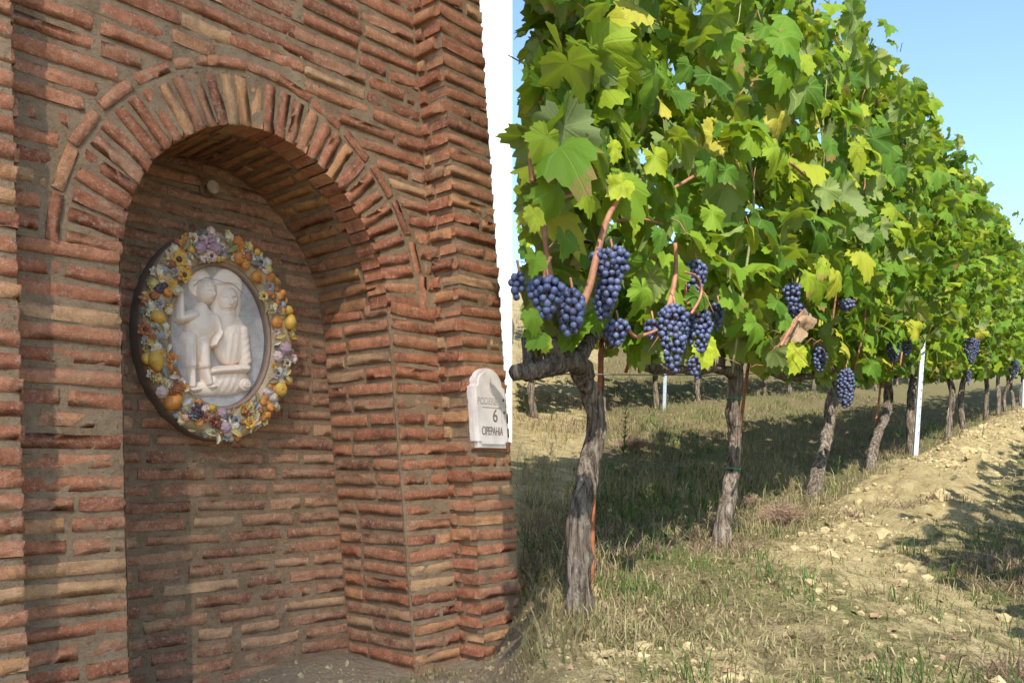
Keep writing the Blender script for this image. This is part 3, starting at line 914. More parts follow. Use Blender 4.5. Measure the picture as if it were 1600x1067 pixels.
core_me = mesh_of('flower_centre', [uvsphere(10, 6, lambda p: Vector((p.x * .32, p.y * .32, p.z * .25 + .5)))])
def rose():
    out = []
    for ring, (r, n, z) in enumerate(((0.95, 7, 0.2), (0.65, 6, 0.42), (0.35, 4, 0.6))):
        for k in range(n):
            a = 2 * math.pi * k / n + ring
            c = Vector((math.cos(a) * r * .6, math.sin(a) * r * .6, z))
            sv, sq = uvsphere(8, 6)
            out.append(([c + Vector((q.x * .42, q.y * .42, q.z * .3)) for q in sv], sq))
    return out
rose_me = mesh_of('rose', rose())
def leafm():
    V = []
    for i in range(9):
        t = i / 8; w = 0.36 * math.sin(math.pi * t ** 0.8) + 0.02; w *= 1 + 0.12 * (i % 2)
        for s in (-1, -0.5, 0, 0.5, 1):
            V.append((t * 2 - 1, s * w, 0.18 + 0.22 * abs(s) + 0.28 * math.sin(math.pi * t)))
    return V, [tuple(q) for q in grid_faces(9, 5)]
gleaf_me = mesh_of('garland_leaf', [leafm()])
def berries(n=14):
    rs = random.Random(3); out = []
    for k in range(n):
        r = 0.9 * math.sqrt(rs.random()); a = rs.random() * 6.28
        c = Vector((r * math.cos(a), r * math.sin(a), 0.55 * (1 - r * r) + 0.1))
        sv, sq = uvsphere(8, 6)
        out.append(([c + q * 0.28 for q in sv], sq))
    return out
berry_me = mesh_of('berry_cluster', berries())
MESH = {'fruit': fruit_me, 'pear': pear_me, 'pine_cone': cone_me, 'flower': flower_me, 'rose': rose_me, 'garland_leaf': gleaf_me, 'berry_cluster': berry_me}
def recol(me, key):
    nm = me.name + '_' + key
    if nm in bpy.data.meshes: return bpy.data.meshes[nm]
    c = me.copy(); c.name = nm; c.materials[0] = CER[key]; return c
def ring_depth(u, v):
    f = math.hypot((u - MU) / RO_U, (v - MV) / RO_V)
    return D_RF - 0.010 + 0.02 * max(0, f - 0.93) * 8
def garland(kind, col, px, py, rpx, rot=None, lift=0.0, core=None):
    u, v = px_uv(px, py, D_RF - 0.02)
    s = rpx / F * 2.4
    d = ring_depth(u, v) - lift
    rot = random.uniform(0, 6.28) if rot is None else rot
    # local piece axes: x -> u', y -> v', z -> -d (out)
    tilt = random.uniform(-0.25, 0.25)
    m = Matrix.Translation(ml(u, d, v)) @ Matrix(((1, 0, 0, 0), (0, 0, -1, 0), (0, 1, 0, 0), (0, 0, 0, 1))) @ Matrix.Rotation(rot, 4, 'Z') @ Matrix.Rotation(tilt, 4, 'X') @ Matrix.Scale(s, 4)
    o = link(kind, recol(MESH[kind], col), med, m)
    if core:
        link('flower_centre', recol(core_me, core), o)
    return o
G = [  # seen pieces of the garland
 ('berry_cluster', 'mauve', 325, 377, 15), ('rose', 'mauve', 312, 388, 12), ('rose', 'mauve', 336, 388, 12), ('flower', 'pink', 330, 400, 11),
 ('flower', 'cream', 302, 372, 11), ('garland_leaf', 'olive', 360, 388, 15), ('garland_leaf', 'olive', 290, 383, 13),
 ('pine_cone', 'orange', 374, 380, 10), ('fruit', 'rust', 397, 384, 6), ('fruit', 'orange', 374, 403, 11), ('fruit', 'rust', 388, 401, 8), ('fruit', 'orange', 384, 414, 8),
 ('flower', 'yellow', 279, 406, 16), ('flower', 'yellow', 287, 430, 13), ('flower', 'blue', 274, 424, 10), ('garland_leaf', 'slate', 258, 412, 10), ('garland_leaf', 'cream', 249, 425, 13),
 ('fruit', 'plum', 248, 452, 8), ('fruit', 'rust', 241, 462, 7), ('fruit', 'orange', 262, 456, 8), ('fruit', 'plum', 257, 447, 6), ('garland_leaf', 'rust', 229, 468, 12),
 ('flower', 'blue', 249, 474, 10), ('pear', 'yellow', 247, 496, 11), ('flower', 'cream', 236, 490, 10), ('flower', 'rust', 229, 515, 12), ('garland_leaf', 'olive', 248, 510, 13), ('flower', 'slate', 252, 538, 8),
 ('pear', 'yellow', 243, 564, 13), ('fruit', 'yellow', 233, 560, 10), ('flower', 'orange', 269, 560, 11), ('garland_leaf', 'slate', 258, 582, 12), ('garland_leaf', 'olive', 240, 588, 12),
 ('rose', 'pink', 254, 612, 11), ('pine_cone', 'rust', 276, 607, 12), ('pear', 'orange', 271, 628, 12), ('garland_leaf', 'blue', 292, 628, 11), ('flower', 'pink', 283, 598, 9),
 ('berry_cluster', 'plum', 308, 641, 14), ('berry_cluster', 'slate', 303, 650, 10), ('flower', 'rust', 322, 652, 10), ('flower', 'maroon', 337, 660, 12), ('rose', 'mauve', 352, 668, 11), ('rose', 'mauve', 347, 645, 9),
 ('flower', 'blue', 368, 656, 10), ('flower', 'yellow', 381, 638, 10), ('flower', 'yellow', 390, 661, 12), ('garland_leaf', 'lemon', 330, 676, 14), ('garland_leaf', 'lemon', 367, 677, 14),
 ('fruit', 'orange', 411, 628, 7), ('fruit', 'rust', 408, 641, 6), ('fruit', 'orange', 423, 636, 8), ('fruit', 'rust', 413, 655, 5), ('fruit', 'orange', 419, 648, 6), ('garland_leaf', 'olive', 400, 620, 12),
 ('fruit', 'yellow', 438, 608, 13), ('garland_leaf', 'blue', 420, 612, 12), ('garland_leaf', 'olive', 428, 596, 11), ('flower', 'blue', 434, 582, 10),
 ('rose', 'mauve', 446, 545, 13), ('rose', 'pink', 434, 557, 11), ('flower', 'cream', 448, 567, 10), ('garland_leaf', 'cream', 432, 535, 10), ('garland_leaf', 'lemon', 449, 583, 10),
 ('fruit', 'orange', 433, 504, 11), ('pear', 'yellow', 454, 503, 11), ('garland_leaf', 'lemon', 438, 525, 12), ('garland_leaf', 'olive', 425, 488, 11),
 ('fruit', 'rust', 433, 452, 6), ('fruit', 'orange', 438, 463, 7), ('fruit', 'rust', 427, 463, 6), ('fruit', 'orange', 443, 457, 6), ('fruit', 'rust', 435, 473, 6), ('flower', 'blue', 437, 482, 9),
 ('fruit', 'orange', 401, 432, 10), ('flower', 'blue', 407, 411, 12), ('garland_leaf', 'slate', 399, 414, 12), ('pine_cone', 'orange', 424, 435, 8), ('flower', 'lemon', 412, 463, 10), ('flower', 'blue', 421, 447, 10), ('garland_leaf', 'olive', 413, 480, 12)]
for g in G:
    core = {'flower': random.choice(('maroon', 'rust', 'plum'))}.get(g[0])
    garland(*g, lift=0.004 + (0.006 if g[0] in ('fruit', 'pear', 'rose') else 0), core=core)
# leaves and buds filling the ground between them
for k in range(380):
    a = random.uniform(0, 6.283); f = random.uniform(0.05, 0.97)
    if k % 4 == 0: a = random.uniform(1.7, 4.9); f = random.uniform(0.62, 1.0)
    u = MU + (RI_U + (RO_U - RI_U) * f) * math.cos(a); v = MV + (RI_V + (RO_V - RI_V) * f) * math.sin(a)
    P = wpt(u, D_RF - 0.02, v)
    px = 800 + F * P.x / P.y; py = 735 - F * (P.z - CAMZ) / P.y
    garland(random.choice(('garland_leaf', 'garland_leaf', 'flower', 'rose')), random.choice(('cream', 'blue', 'olive', 'lemon', 'slate', 'yellow', 'orange', 'rust', 'pink', 'cream')), px, py, random.uniform(5, 10), lift=0.003)

# stub of pipe high in the niche
u, v = px_uv(322, 297, D_BACK)
st = empty('pipe_stub', wpt(u, D_BACK, v), WROT)
tag(st, 'small round capped pipe stub poking from the brick at the top of the niche', 'pipe')
mb = MB(); mb.tube([(0, 0.04, 0), (0, -0.035, 0.0)], [0.011, 0.011], 14); mb.build('pipe', M_mortard, st, True)
mb = MB(); mb.tube([(0, -0.033, 0), (0, -0.037, 0), (0, -0.046, 0), (0, -0.049, 0)], [0.014, 0.021, 0.021, 0.015], 18); mb.build('cap', simple('old_cap', (0.36, 0.26, 0.18), 0.8, 0.25, 60), st, True)
mb = MB(); mb.tube([(0, -0.004, 0), (0, 0.0, 0)], [0.02, 0.024], 16); mb.build('collar', M_mortard, st, True)

# ------------------------------------------------------------------ marble house sign on the right pier
DS = D_PIER - 0.028
def sp(px, py): return px_uv(px, py, DS)
su0, sv0 = sp(746, 699); su1, _ = sp(797, 699); _, svt = sp(765, 577); _, svs = sp(740, 601)
SW = su1 - su0; SC = (su0 + su1) / 2
sign = empty('house_sign', wpt(SC, D_PIER, sv0), WROT)
tag(sign, 'white marble house number sign with arched top and number 6, on the brick pier', 'sign')
SH = svt - sv0; SS = svs - sv0
def lean_s(v): return -0.10 * v
def sign_outline(w, ins=0.0):
    hw = w / 2 - ins; pts = [(-hw + 0.012, ins), (hw - 0.012, ins), (hw - 0.012, 0.018), (hw, 0.022), (hw, SS - 0.004), (hw - 0.012, SS + 0.002)]
    ra = hw - 0.014
    for k in range(17):
        a = math.pi * k / 16
        pts.append((ra * math.cos(a), SS + 0.004 + (SH - SS - ins) * math.sin(a) ** 0.9))
    pts += [(-hw + 0.012, SS + 0.002), (-hw, SS - 0.004), (-hw, 0.022), (-hw + 0.012, 0.018)]
    return pts
def slab(name, pts, y0, y1, mat, bev=0.002):
    bm = bmesh.new()
    vs = [bm.verts.new((x + lean_s(z), y1, z)) for x, z in pts]
    f = bm.faces.new(vs)
    r = bmesh.ops.extrude_face_region(bm, geom=[f])
    for e in r['geom']:
        if isinstance(e, bmesh.types.BMVert): e.co.y = y0
    bmesh.ops.recalc_face_normals(bm, faces=bm.faces)
    if bev: bmesh.ops.bevel(bm, geom=[e for e in bm.edges if abs(e.verts[0].co.y - e.verts[1].co.y) < 1e-6 and e.verts[0].co.y < (y0 + y1) / 2 + 1e-6], offset=bev, segments=2, affect='EDGES')
    return link(name, bmmesh(name, bm, mat), sign)
slab('slab', sign_outline(SW), -0.022, 0.004, M_marble)
slab('raised_face', sign_outline(SW, 0.012), -0.029, -0.0225, M_marble, 0.0012)
def letters(name, text, x, z, size, sx, mat, y=-0.0302):
    cu = bpy.data.curves.new(name, 'FONT'); cu.body = text; cu.size = size; cu.align_x = 'CENTER'; cu.extrude = 0.0006
    tmp = bpy.data.objects.new('tmp', cu); COL.objects.link(tmp)
    dg = bpy.context.evaluated_depsgraph_get()
    me = bpy.data.meshes.new_from_object(tmp.evaluated_get(dg))
    bpy.data.objects.remove(tmp); bpy.data.curves.remove(cu)
    me.name = name; me.materials.clear(); me.materials.append(mat)
    o = link(name, me, sign)
    o.matrix_basis = Matrix.Translation((x + lean_s(z), y, z)) @ Matrix.Rotation(math.pi / 2, 4, 'X') @ Matrix.Scale(sx, 4, (1, 0, 0))
    return o
letters('lettering', 'CIPEPAHIA', -0.006, SH * 0.165, 0.040, 0.54, M_ink)
letters('numeral', '6', 0.012, SH * 0.335, 0.062, 0.85, M_ink)
letters('worn_lettering', 'PODERE', -0.022, SH * 0.555, 0.032, 0.8, M_inkf)
letters('worn_lettering', 'I', 0.0, SH * 0.76, 0.05, 0.8, M_inkf)
mb = MB(); zb = SH * 0.515
mb.tube([(-0.045 + lean_s(zb), -0.0295, zb), (0.045 + lean_s(zb), -0.0295, zb)], [0.0014, 0.0014], 5)
mb.tube([(0.045 + lean_s(zb), -0.0295, zb), (0.047 + lean_s(SH * .31), -0.0295, SH * 0.31)], [0.0011, 0.0011], 5)
mb.build('number_frame', M_inkf, sign)
for zz in (SH * 0.46, SH * 0.62):
    mb = MB(); xs = SW / 2 - 0.02 + lean_s(zz); mb.tube([(xs, -0.024, zz), (xs, -0.031, zz), (xs, -0.0325, zz)], [0.005, 0.005, 0.003], 10); mb.build('screw', M_wire, sign, True)

# ------------------------------------------------------------------ white wall standing in for sky, and an unseen tree added to shade the bricks
hs = empty('white_sky_wall', (-3.4, 6.2, gz(-3.4, 6.2) - 0.2))
tag(hs, 'white plastered wall standing in for the white sky just past the edge of the brick pier', 'house')
mb = MB(); mb.box(-3.6, 3.40, 0, 4.0, -0.8, 6.6); mb.build('wall', M_plaster, hs)
mb = MB(); mb.box(-3.8, 3.42, -0.3, 4.3, 6.603, 6.75); mb.add([(-3.8, -0.3, 6.753), (3.42, -0.3, 6.753), (3.42, 4.3, 6.753), (-3.8, 4.3, 6.753), (-3.8, 2, 7.7), (3.42, 2, 7.7)], [(0, 1, 5, 4), (2, 3, 4, 5), (1, 2, 5), (3, 0, 4), (0, 3, 2, 1)])
mb.build('roof', M_tile, hs)
PX, PY = 0.70, -27.0                # unseen poplar, added so its loose crown dims the sun on the wall
pb = Vector((PX, PY, gz(PX, PY)))
hb = empty('added_shade_tree', pb)
tag(hb, 'unseen poplar added behind the viewer to dim the sun on the brick wall', 'sun screen')
mb = MB(); mb.tube(spline([(0, 0, -0.2), (0.05, 0.03, 12), (-0.05, 0, 24), (0, 0, 36)], 24), list(np.linspace(0.28, 0.03, 24)), 10, 0.2)
mb.build('trunk', M_bark, hb, True)
n = 110000
th = rng.uniform(0, 2 * math.pi, n); rr0 = rng.uniform(0, 1, n) ** 0.5
sq = (np.abs(np.cos(th)) ** 5 + np.abs(np.sin(th)) ** 5) ** (-0.2)
hz = rng.uniform(3.5, 39.5, n)
tap = np.clip(np.minimum((hz - 2.5) / 3.0, (41.0 - hz) / 3.0), 0, 1) ** 0.5
C = np.stack([np.cos(th) * rr0 * sq * 1.02 * tap, np.sin(th) * rr0 * sq * 0.8 * tap, hz], 1)
A = rng.normal(0, 1, (n, 3)); A /= np.linalg.norm(A, axis=1)[:, None]
B = np.cross(A, rng.normal(0, 1, (n, 3))); B /= np.linalg.norm(B, axis=1)[:, None]
sz = rng.uniform(0.022, 0.034, n)[:, None]
V = np.stack([C - A * sz, C + B * sz * .8, C + A * sz, C - B * sz * .8], 1).reshape(-1, 3)
cr = link('crown', npmesh('crown', V, np.arange(n * 4).reshape(-1, 4), M_leafp), hb); cr['kind'] = 'stuff'

# ------------------------------------------------------------------ vine leaves
def leaf_outline(n=48, teeth=True, seed=0):
    rs = random.Random(seed)
    lobes = [(0, 1.0, 0.36), (0.95, 0.86, 0.34), (-0.95, 0.86, 0.34), (1.85, 0.66, 0.42), (-1.85, 0.66, 0.42)]
    pts = []
    for k in range(n):
        a = -math.pi + 2 * math.pi * (k + 0.5) / n
        r = 0.56
        for (c, R, wd) in lobes:
            d = abs(a - c)
            r = max(r, R * (1 - (d / (wd * 2.1)) ** 1.6 * 0.46) if d < wd * 2.1 else 0)
        back = abs(abs(a) - math.pi)
        if back < 0.55: r = min(r, 0.16 + 0.72 * (back / 0.55))
        r *= 1 + (0.07 if (k % 2) else -0.065) * (1 if teeth else 0) + rs.uniform(-0.03, 0.03)
        pts.append((math.sin(a) * r * 0.92, math.cos(a) * r))
    return pts
def leaf_template(n, rings, seed, cup, fold, wave, teeth=True):
    out = leaf_outline(n, teeth, seed)
    rs = random.Random(seed + 50)
    ph = rs.uniform(0, 6)
    V = [(0, 0, 0)]; T = []
    def z(x, y):
        r2 = x * x + y * y; a = math.atan2(x, y)
        return -cup * r2 + fold * abs(x) + wave * math.sqrt(r2) * math.sin(a * 3.7 + ph) + 0.05 * math.cos(a * 7.48) * math.sqrt(r2) * (1 if teeth else 0.4) - 0.12 * max(0, y) ** 2 * cup * 3
    for j in range(1, rings + 1):
        f = (j / rings)
        for (x, y) in out:
            V.append((x * f, y * f, z(x * f, y * f)))
    for k in range(n - 1):
        T.append((0, 1 + k + 1, 1 + k))
    for j in range(1, rings):
        a0 = 1 + (j - 1) * n; b0 = 1 + j * n
        for k in range(n - 1):
            T.append((a0 + k, a0 + k + 1, b0 + k + 1)); T.append((a0 + k, b0 + k + 1, b0 + k))
    return np.array(V), np.array(T)
LEAF_HI = []
for s in range(8):
    V, T = leaf_template(44, 2, s, (0.22, 0.4, 0.14, 0.55, 0.3, 0.1, 0.62, 0.42)[s], (0.08, 0.28, -0.12, 0.16, 0.46, 0.05, 0.34, -0.16)[s], (0.08, 0.13, 0.18, 0.10, 0.07, 0.2, 0.15, 0.12)[s])
    LEAF_HI.append(npmesh('leaf', V, T, M_leaf, True, {'leafco': V * np.array([1, 1, 0])}))
LEAF_Y = [npmesh('leaf_yellow', *leaf_template(44, 2, 3, 0.3, 0.12, 0.08), M_leafy, True), npmesh('leaf_yellow', *leaf_template(44, 2, 8, 0.2, 0.2, 0.1), M_leafy, True)]
LEAF_B = [npmesh('leaf_dry', *leaf_template(40, 2, 5, 0.9, 0.7, 0.25), M_leafb, True)]
LOW = [leaf_template(16, 1, s, 0.25 + 0.08 * s, (0.05, 0.2, -0.1, 0.3)[s], 0.08, False) for s in range(4)]
MID = [leaf_template(26, 1, s + 20, 0.2 + 0.08 * s, (0.05, 0.2, -0.1, 0.3)[s], 0.08, True) for s in range(4)]

def leaf_frames(P, facing, n):
    """random hanging leaves: rotation matrices (n,3,3), columns x, y(tip), z(normal)"""
    out = np.array([RN[0], RN[1], 0.0])
    s = facing[:, None] * out[None, :]
    nrm = s * rng.uniform(0.25, 1.0, (n, 1)) + np.array([0, 0, 1.0]) * rng.uniform(0.0, 0.95, (n, 1)) + rng.normal(0, 0.52, (n, 3))
    nrm /= np.linalg.norm(nrm, axis=1)[:, None]
    tip = np.array([0, 0, -1.0]) + rng.normal(0, 0.45, (n, 3)) + s * rng.uniform(0, 0.5, (n, 1))
    tip -= nrm * (tip * nrm).sum(1)[:, None]
    tip /= np.linalg.norm(tip, axis=1)[:, None]
    x = np.cross(tip, nrm)
    return np.stack([x, tip, nrm], 2)

def leaf_cloud(name, P, Rm, S, templates, parent, base, mat=M_leaf):
    n = len(P)
    if n == 0: return None
    Vs = []; Ts = []; Cs = []; o = 0
    which = rng.integers(0, len(templates), n)
    for k, (tv, tt) in enumerate(templates):
        ix = np.where(which == k)[0]
        if len(ix) == 0: continue
        W = np.einsum('nij,vj->nvi', Rm[ix] * S[ix][:, None, None], tv) + P[ix][:, None, :] - base
        m = len(tv)
        Vs.append(W.reshape(-1, 3))
        Ts.append((tt[None] + (np.arange(len(ix)) * m)[:, None, None]).reshape(-1, 3) + o)
        Cs.append(np.tile(tv * np.array([1, 1, 0]), (len(ix), 1)))
        o += m * len(ix)
    ob = link(name, npmesh(name, np.concatenate(Vs), np.concatenate(Ts), mat, True, {'leafco': np.concatenate(Cs)}), parent)
    ob['kind'] = 'stuff'
    return ob

def row_xyz(t, w, h):
    """point at run t, offset w, height h above the ground plane of the front row"""
    X = RP0[0] + RD[0] * t + RN[0] * w; Y = RP0[1] + RD[1] * t + RN[1] * w
    return X, Y, SLOPE * Y + rise(w) + h
def row_at_px(px, w):
    r = (px - 800.0) / F
    ax = RP0[0] + RN[0] * w; ay = RP0[1] + RN[1] * w
    t = (ax - r * ay) / (r * RD[1] - RD[0])
    return ax + RD[0] * t, ay + RD[1] * t, t
def at_px(px, py, w):
    X, Y, t = row_at_px(px, w)
    return Vector((X, Y, CAMZ + (735.0 - py) / F * Y))
def to_px(P):
    P = np.asarray(P); return 800 + F * P[..., 0] / P[..., 1], 735 - F * (P[..., 2] - CAMZ) / P[..., 1]

trunk_ts = [-1.23, 0.0, 1.39, 2.84, 4.43, 6.44, 7.85, 9.98, 11.7, 13.2, 14.6, 16.1, 17.6, 19.2, 20.8, 22.4, 24.0, 25.8, 27.6, 29.4, 31.4, 33.4, 35.6, 38.0]
TRUNK_PX = {0: ([(903, 985), (904, 900), (905, 820), (915, 750), (928, 690), (931, 655), (922, 615), (905, 580), (903, 548)], [.056, .050, .046, .043, .044, .040, .035, .036, .03]),
            1: ([(1128, 862), (1133, 810), (1143, 755), (1148, 700), (1147, 640), (1149, 590), (1157, 548)], [.052, .046, .041, .038, .037, .036, .03]),
            2: ([(1266, 802), (1275, 750), (1288, 700), (1297, 650), (1304, 600), (1310, 562)], [.052, .046, .043, .044, .046, .04]),
            3: ([(1357, 748), (1365, 700), (1376, 668), (1388, 635), (1387, 600), (1382, 568)], [.05, .045, .04, .04, .04, .036]),
            4: ([(1424, 725), (1423, 680), (1424, 635), (1428, 600), (1436, 562)], [.055, .05, .048, .048, .045])}
vines = []
def make_vine(i, t, w, label, group, path=None, rad=None, cordon=True):
    X, Y, z = row_xyz(t, w, 0)
    base = Vector((X, Y, gz(X, Y)))
    root = empty('grapevine', base)
    tag(root, label, 'grapevine', group)
    if path is None:
        rs = random.Random(i * 7 + int(w * 10))
        top = Vector(row_xyz(t + rs.uniform(-.1, .1), w, 0.72))
        path = [base - Vector((0, 0, 0.06)), base.lerp(top, 0.35) + Vector((rs.uniform(-.07, .07), rs.uniform(-.06, .06), 0)), base.lerp(top, 0.7) + Vector((rs.uniform(-.06, .06), rs.uniform(-.05, .05), 0)), top]
        rad = [0.05, 0.042, 0.04, 0.036]
    n = 30 if t < 7 and w < 1 else 10
    pp = spline(path, n); rr_ = 0.76 * np.interp(np.linspace(0, 1, n), np.linspace(0, 1, len(rad)), rad)
    sides = 16 if n == 30 else 7
    mb = MB(); mb.tube([p - base for p in pp], list(rr_), sides, 0.42, 0.14 if n == 30 else 0, i * 3.1)
    if n == 30:
        for q in range(9):                      # knots and peeling strips
            k = random.randint(4, n - 3); a = random.uniform(0, 6.28); d = Vector((math.cos(a), math.sin(a), 0))
            c = pp[k] - base + d * rr_[k] * 0.93
            st_ = [pp[k - 2] - base + d * rr_[k - 2] * 0.86, c + d * 0.001, pp[min(n - 1, k + 2)] - base + d * rr_[min(n - 1, k + 2)] * 0.86]
            mb.tube(spline(st_, 6), [0.005, 0.008, 0.010, 0.010, 0.008, 0.005], 6, 0.3, 0, q)
    mb.build('trunk', M_bark, root, True)
    return root, base, pp[-1]

# cordon arms, drawn along the wire
def cordon(root, base, pts, rad, seed):
    n = 26
    pp = spline(pts, n)
    rr_ = 0.95 * np.interp(np.linspace(0, 1, n), np.linspace(0, 1, len(rad)), rad)
    for k in range(n): rr_[k] *= 1 + 0.22 * mnoise.noise(Vector((k * 0.5, seed, 0)))
    mb = MB(); mb.tube([p - base + Vector((0, 0, 0.008 * mnoise.noise(Vector((k_ * .6, seed, 3))))) for k_, p in enumerate(pp)], list(rr_), 12, 0.42, 0.1, seed)
    for q in range(4):                          # spurs
        k = random.randint(3, n - 3); c = pp[k] - base
        mb.tube([c, c + Vector((random.uniform(-.03, .03), random.uniform(-.03, .03), 0.06)), c + Vector((random.uniform(-.05, .05), random.uniform(-.04, .04), 0.1))], [rr_[k] * 0.9, rr_[k] * 0.7, rr_[k] * 0.4], 7, 0.3, 0, q)
    mb.build('cordon', M_bark, root, True)

VL = ['nearest grapevine, thick bent trunk at the left end of the row beside the reddish rod',
      'second grapevine along the row, straight pale trunk with green ties and a cordon wire arm',
      'third grapevine along the row, leaning trunk with a grape bunch hanging beside its dark top',
      'fourth grapevine along the row, thin crooked trunk left of the white metal post',
      'fifth grapevine along the row, trunk standing directly behind the white metal post',
      'grapevine whose trunk is first to the right of the tall white metal post', 'grapevine whose trunk is second to the right of the tall white metal post', 'grapevine whose trunk is third to the right of the tall white metal post', 'grapevine whose trunk is fourth to the right of the tall white metal post', 'grapevine whose trunk is fifth to the right of the tall white metal post', 'grapevine whose trunk is sixth to the right of the tall white metal post', 'grapevine whose trunk is seventh to the right of the tall white metal post', 'grapevine whose trunk is eighth to the right of the tall white metal post']
# hand-kept openings in the canopy, in picture units: (x, y, r) -- where the row is thin
HOLES = [(955, 325, 30), (1005, 318, 20), (1185, 320, 16), (1095, 250, 10), (1285, 207, 16), (1222, 300, 10), (1040, 545, 30), (960, 560, 40)]
def canopy_points(t0, t1, w0, top, bottom, dens, spread):
    n = rng.poisson(dens * (t1 - t0) * (top - bottom))
    t = rng.uniform(t0, t1, n)
    u = rng.uniform(0, 1, n)
    hgt = bottom + (top - bottom) * u
    bulge = spread * (0.25 + 0.85 * np.clip(u / 0.22, 0, 1)) * (1 - 0.3 * np.clip((u - .7) / .3, 0, 1))
    w = w0 + np.clip(rng.normal(-0.05, 0.55, n), -1, 1) * bulge
    # ragged outline
    topv = top + 0.16 * gnoise2(t * 2.3, t * 0 + w0, 41) + 0.16 * gnoise2(t * 6.1, t * 0 + w0, 42)
    botv = bottom + 0.10 * gnoise2(t * 2.9, t * 0 + w0, 43) + 0.07 * gnoise2(t * 7, t * 0, 44)
    ok = (hgt < topv) & (hgt > botv)
    ok &= (gnoise2(t * 4.5, hgt * 4.5, 45) > -0.8) | (rng.random(n) < 0.35)
    t, w, hgt = t[ok], w[ok], hgt[ok]
    X, Y, Z = row_xyz(t, w, hgt)
    return np.stack([X, Y, Z], 1), t, w

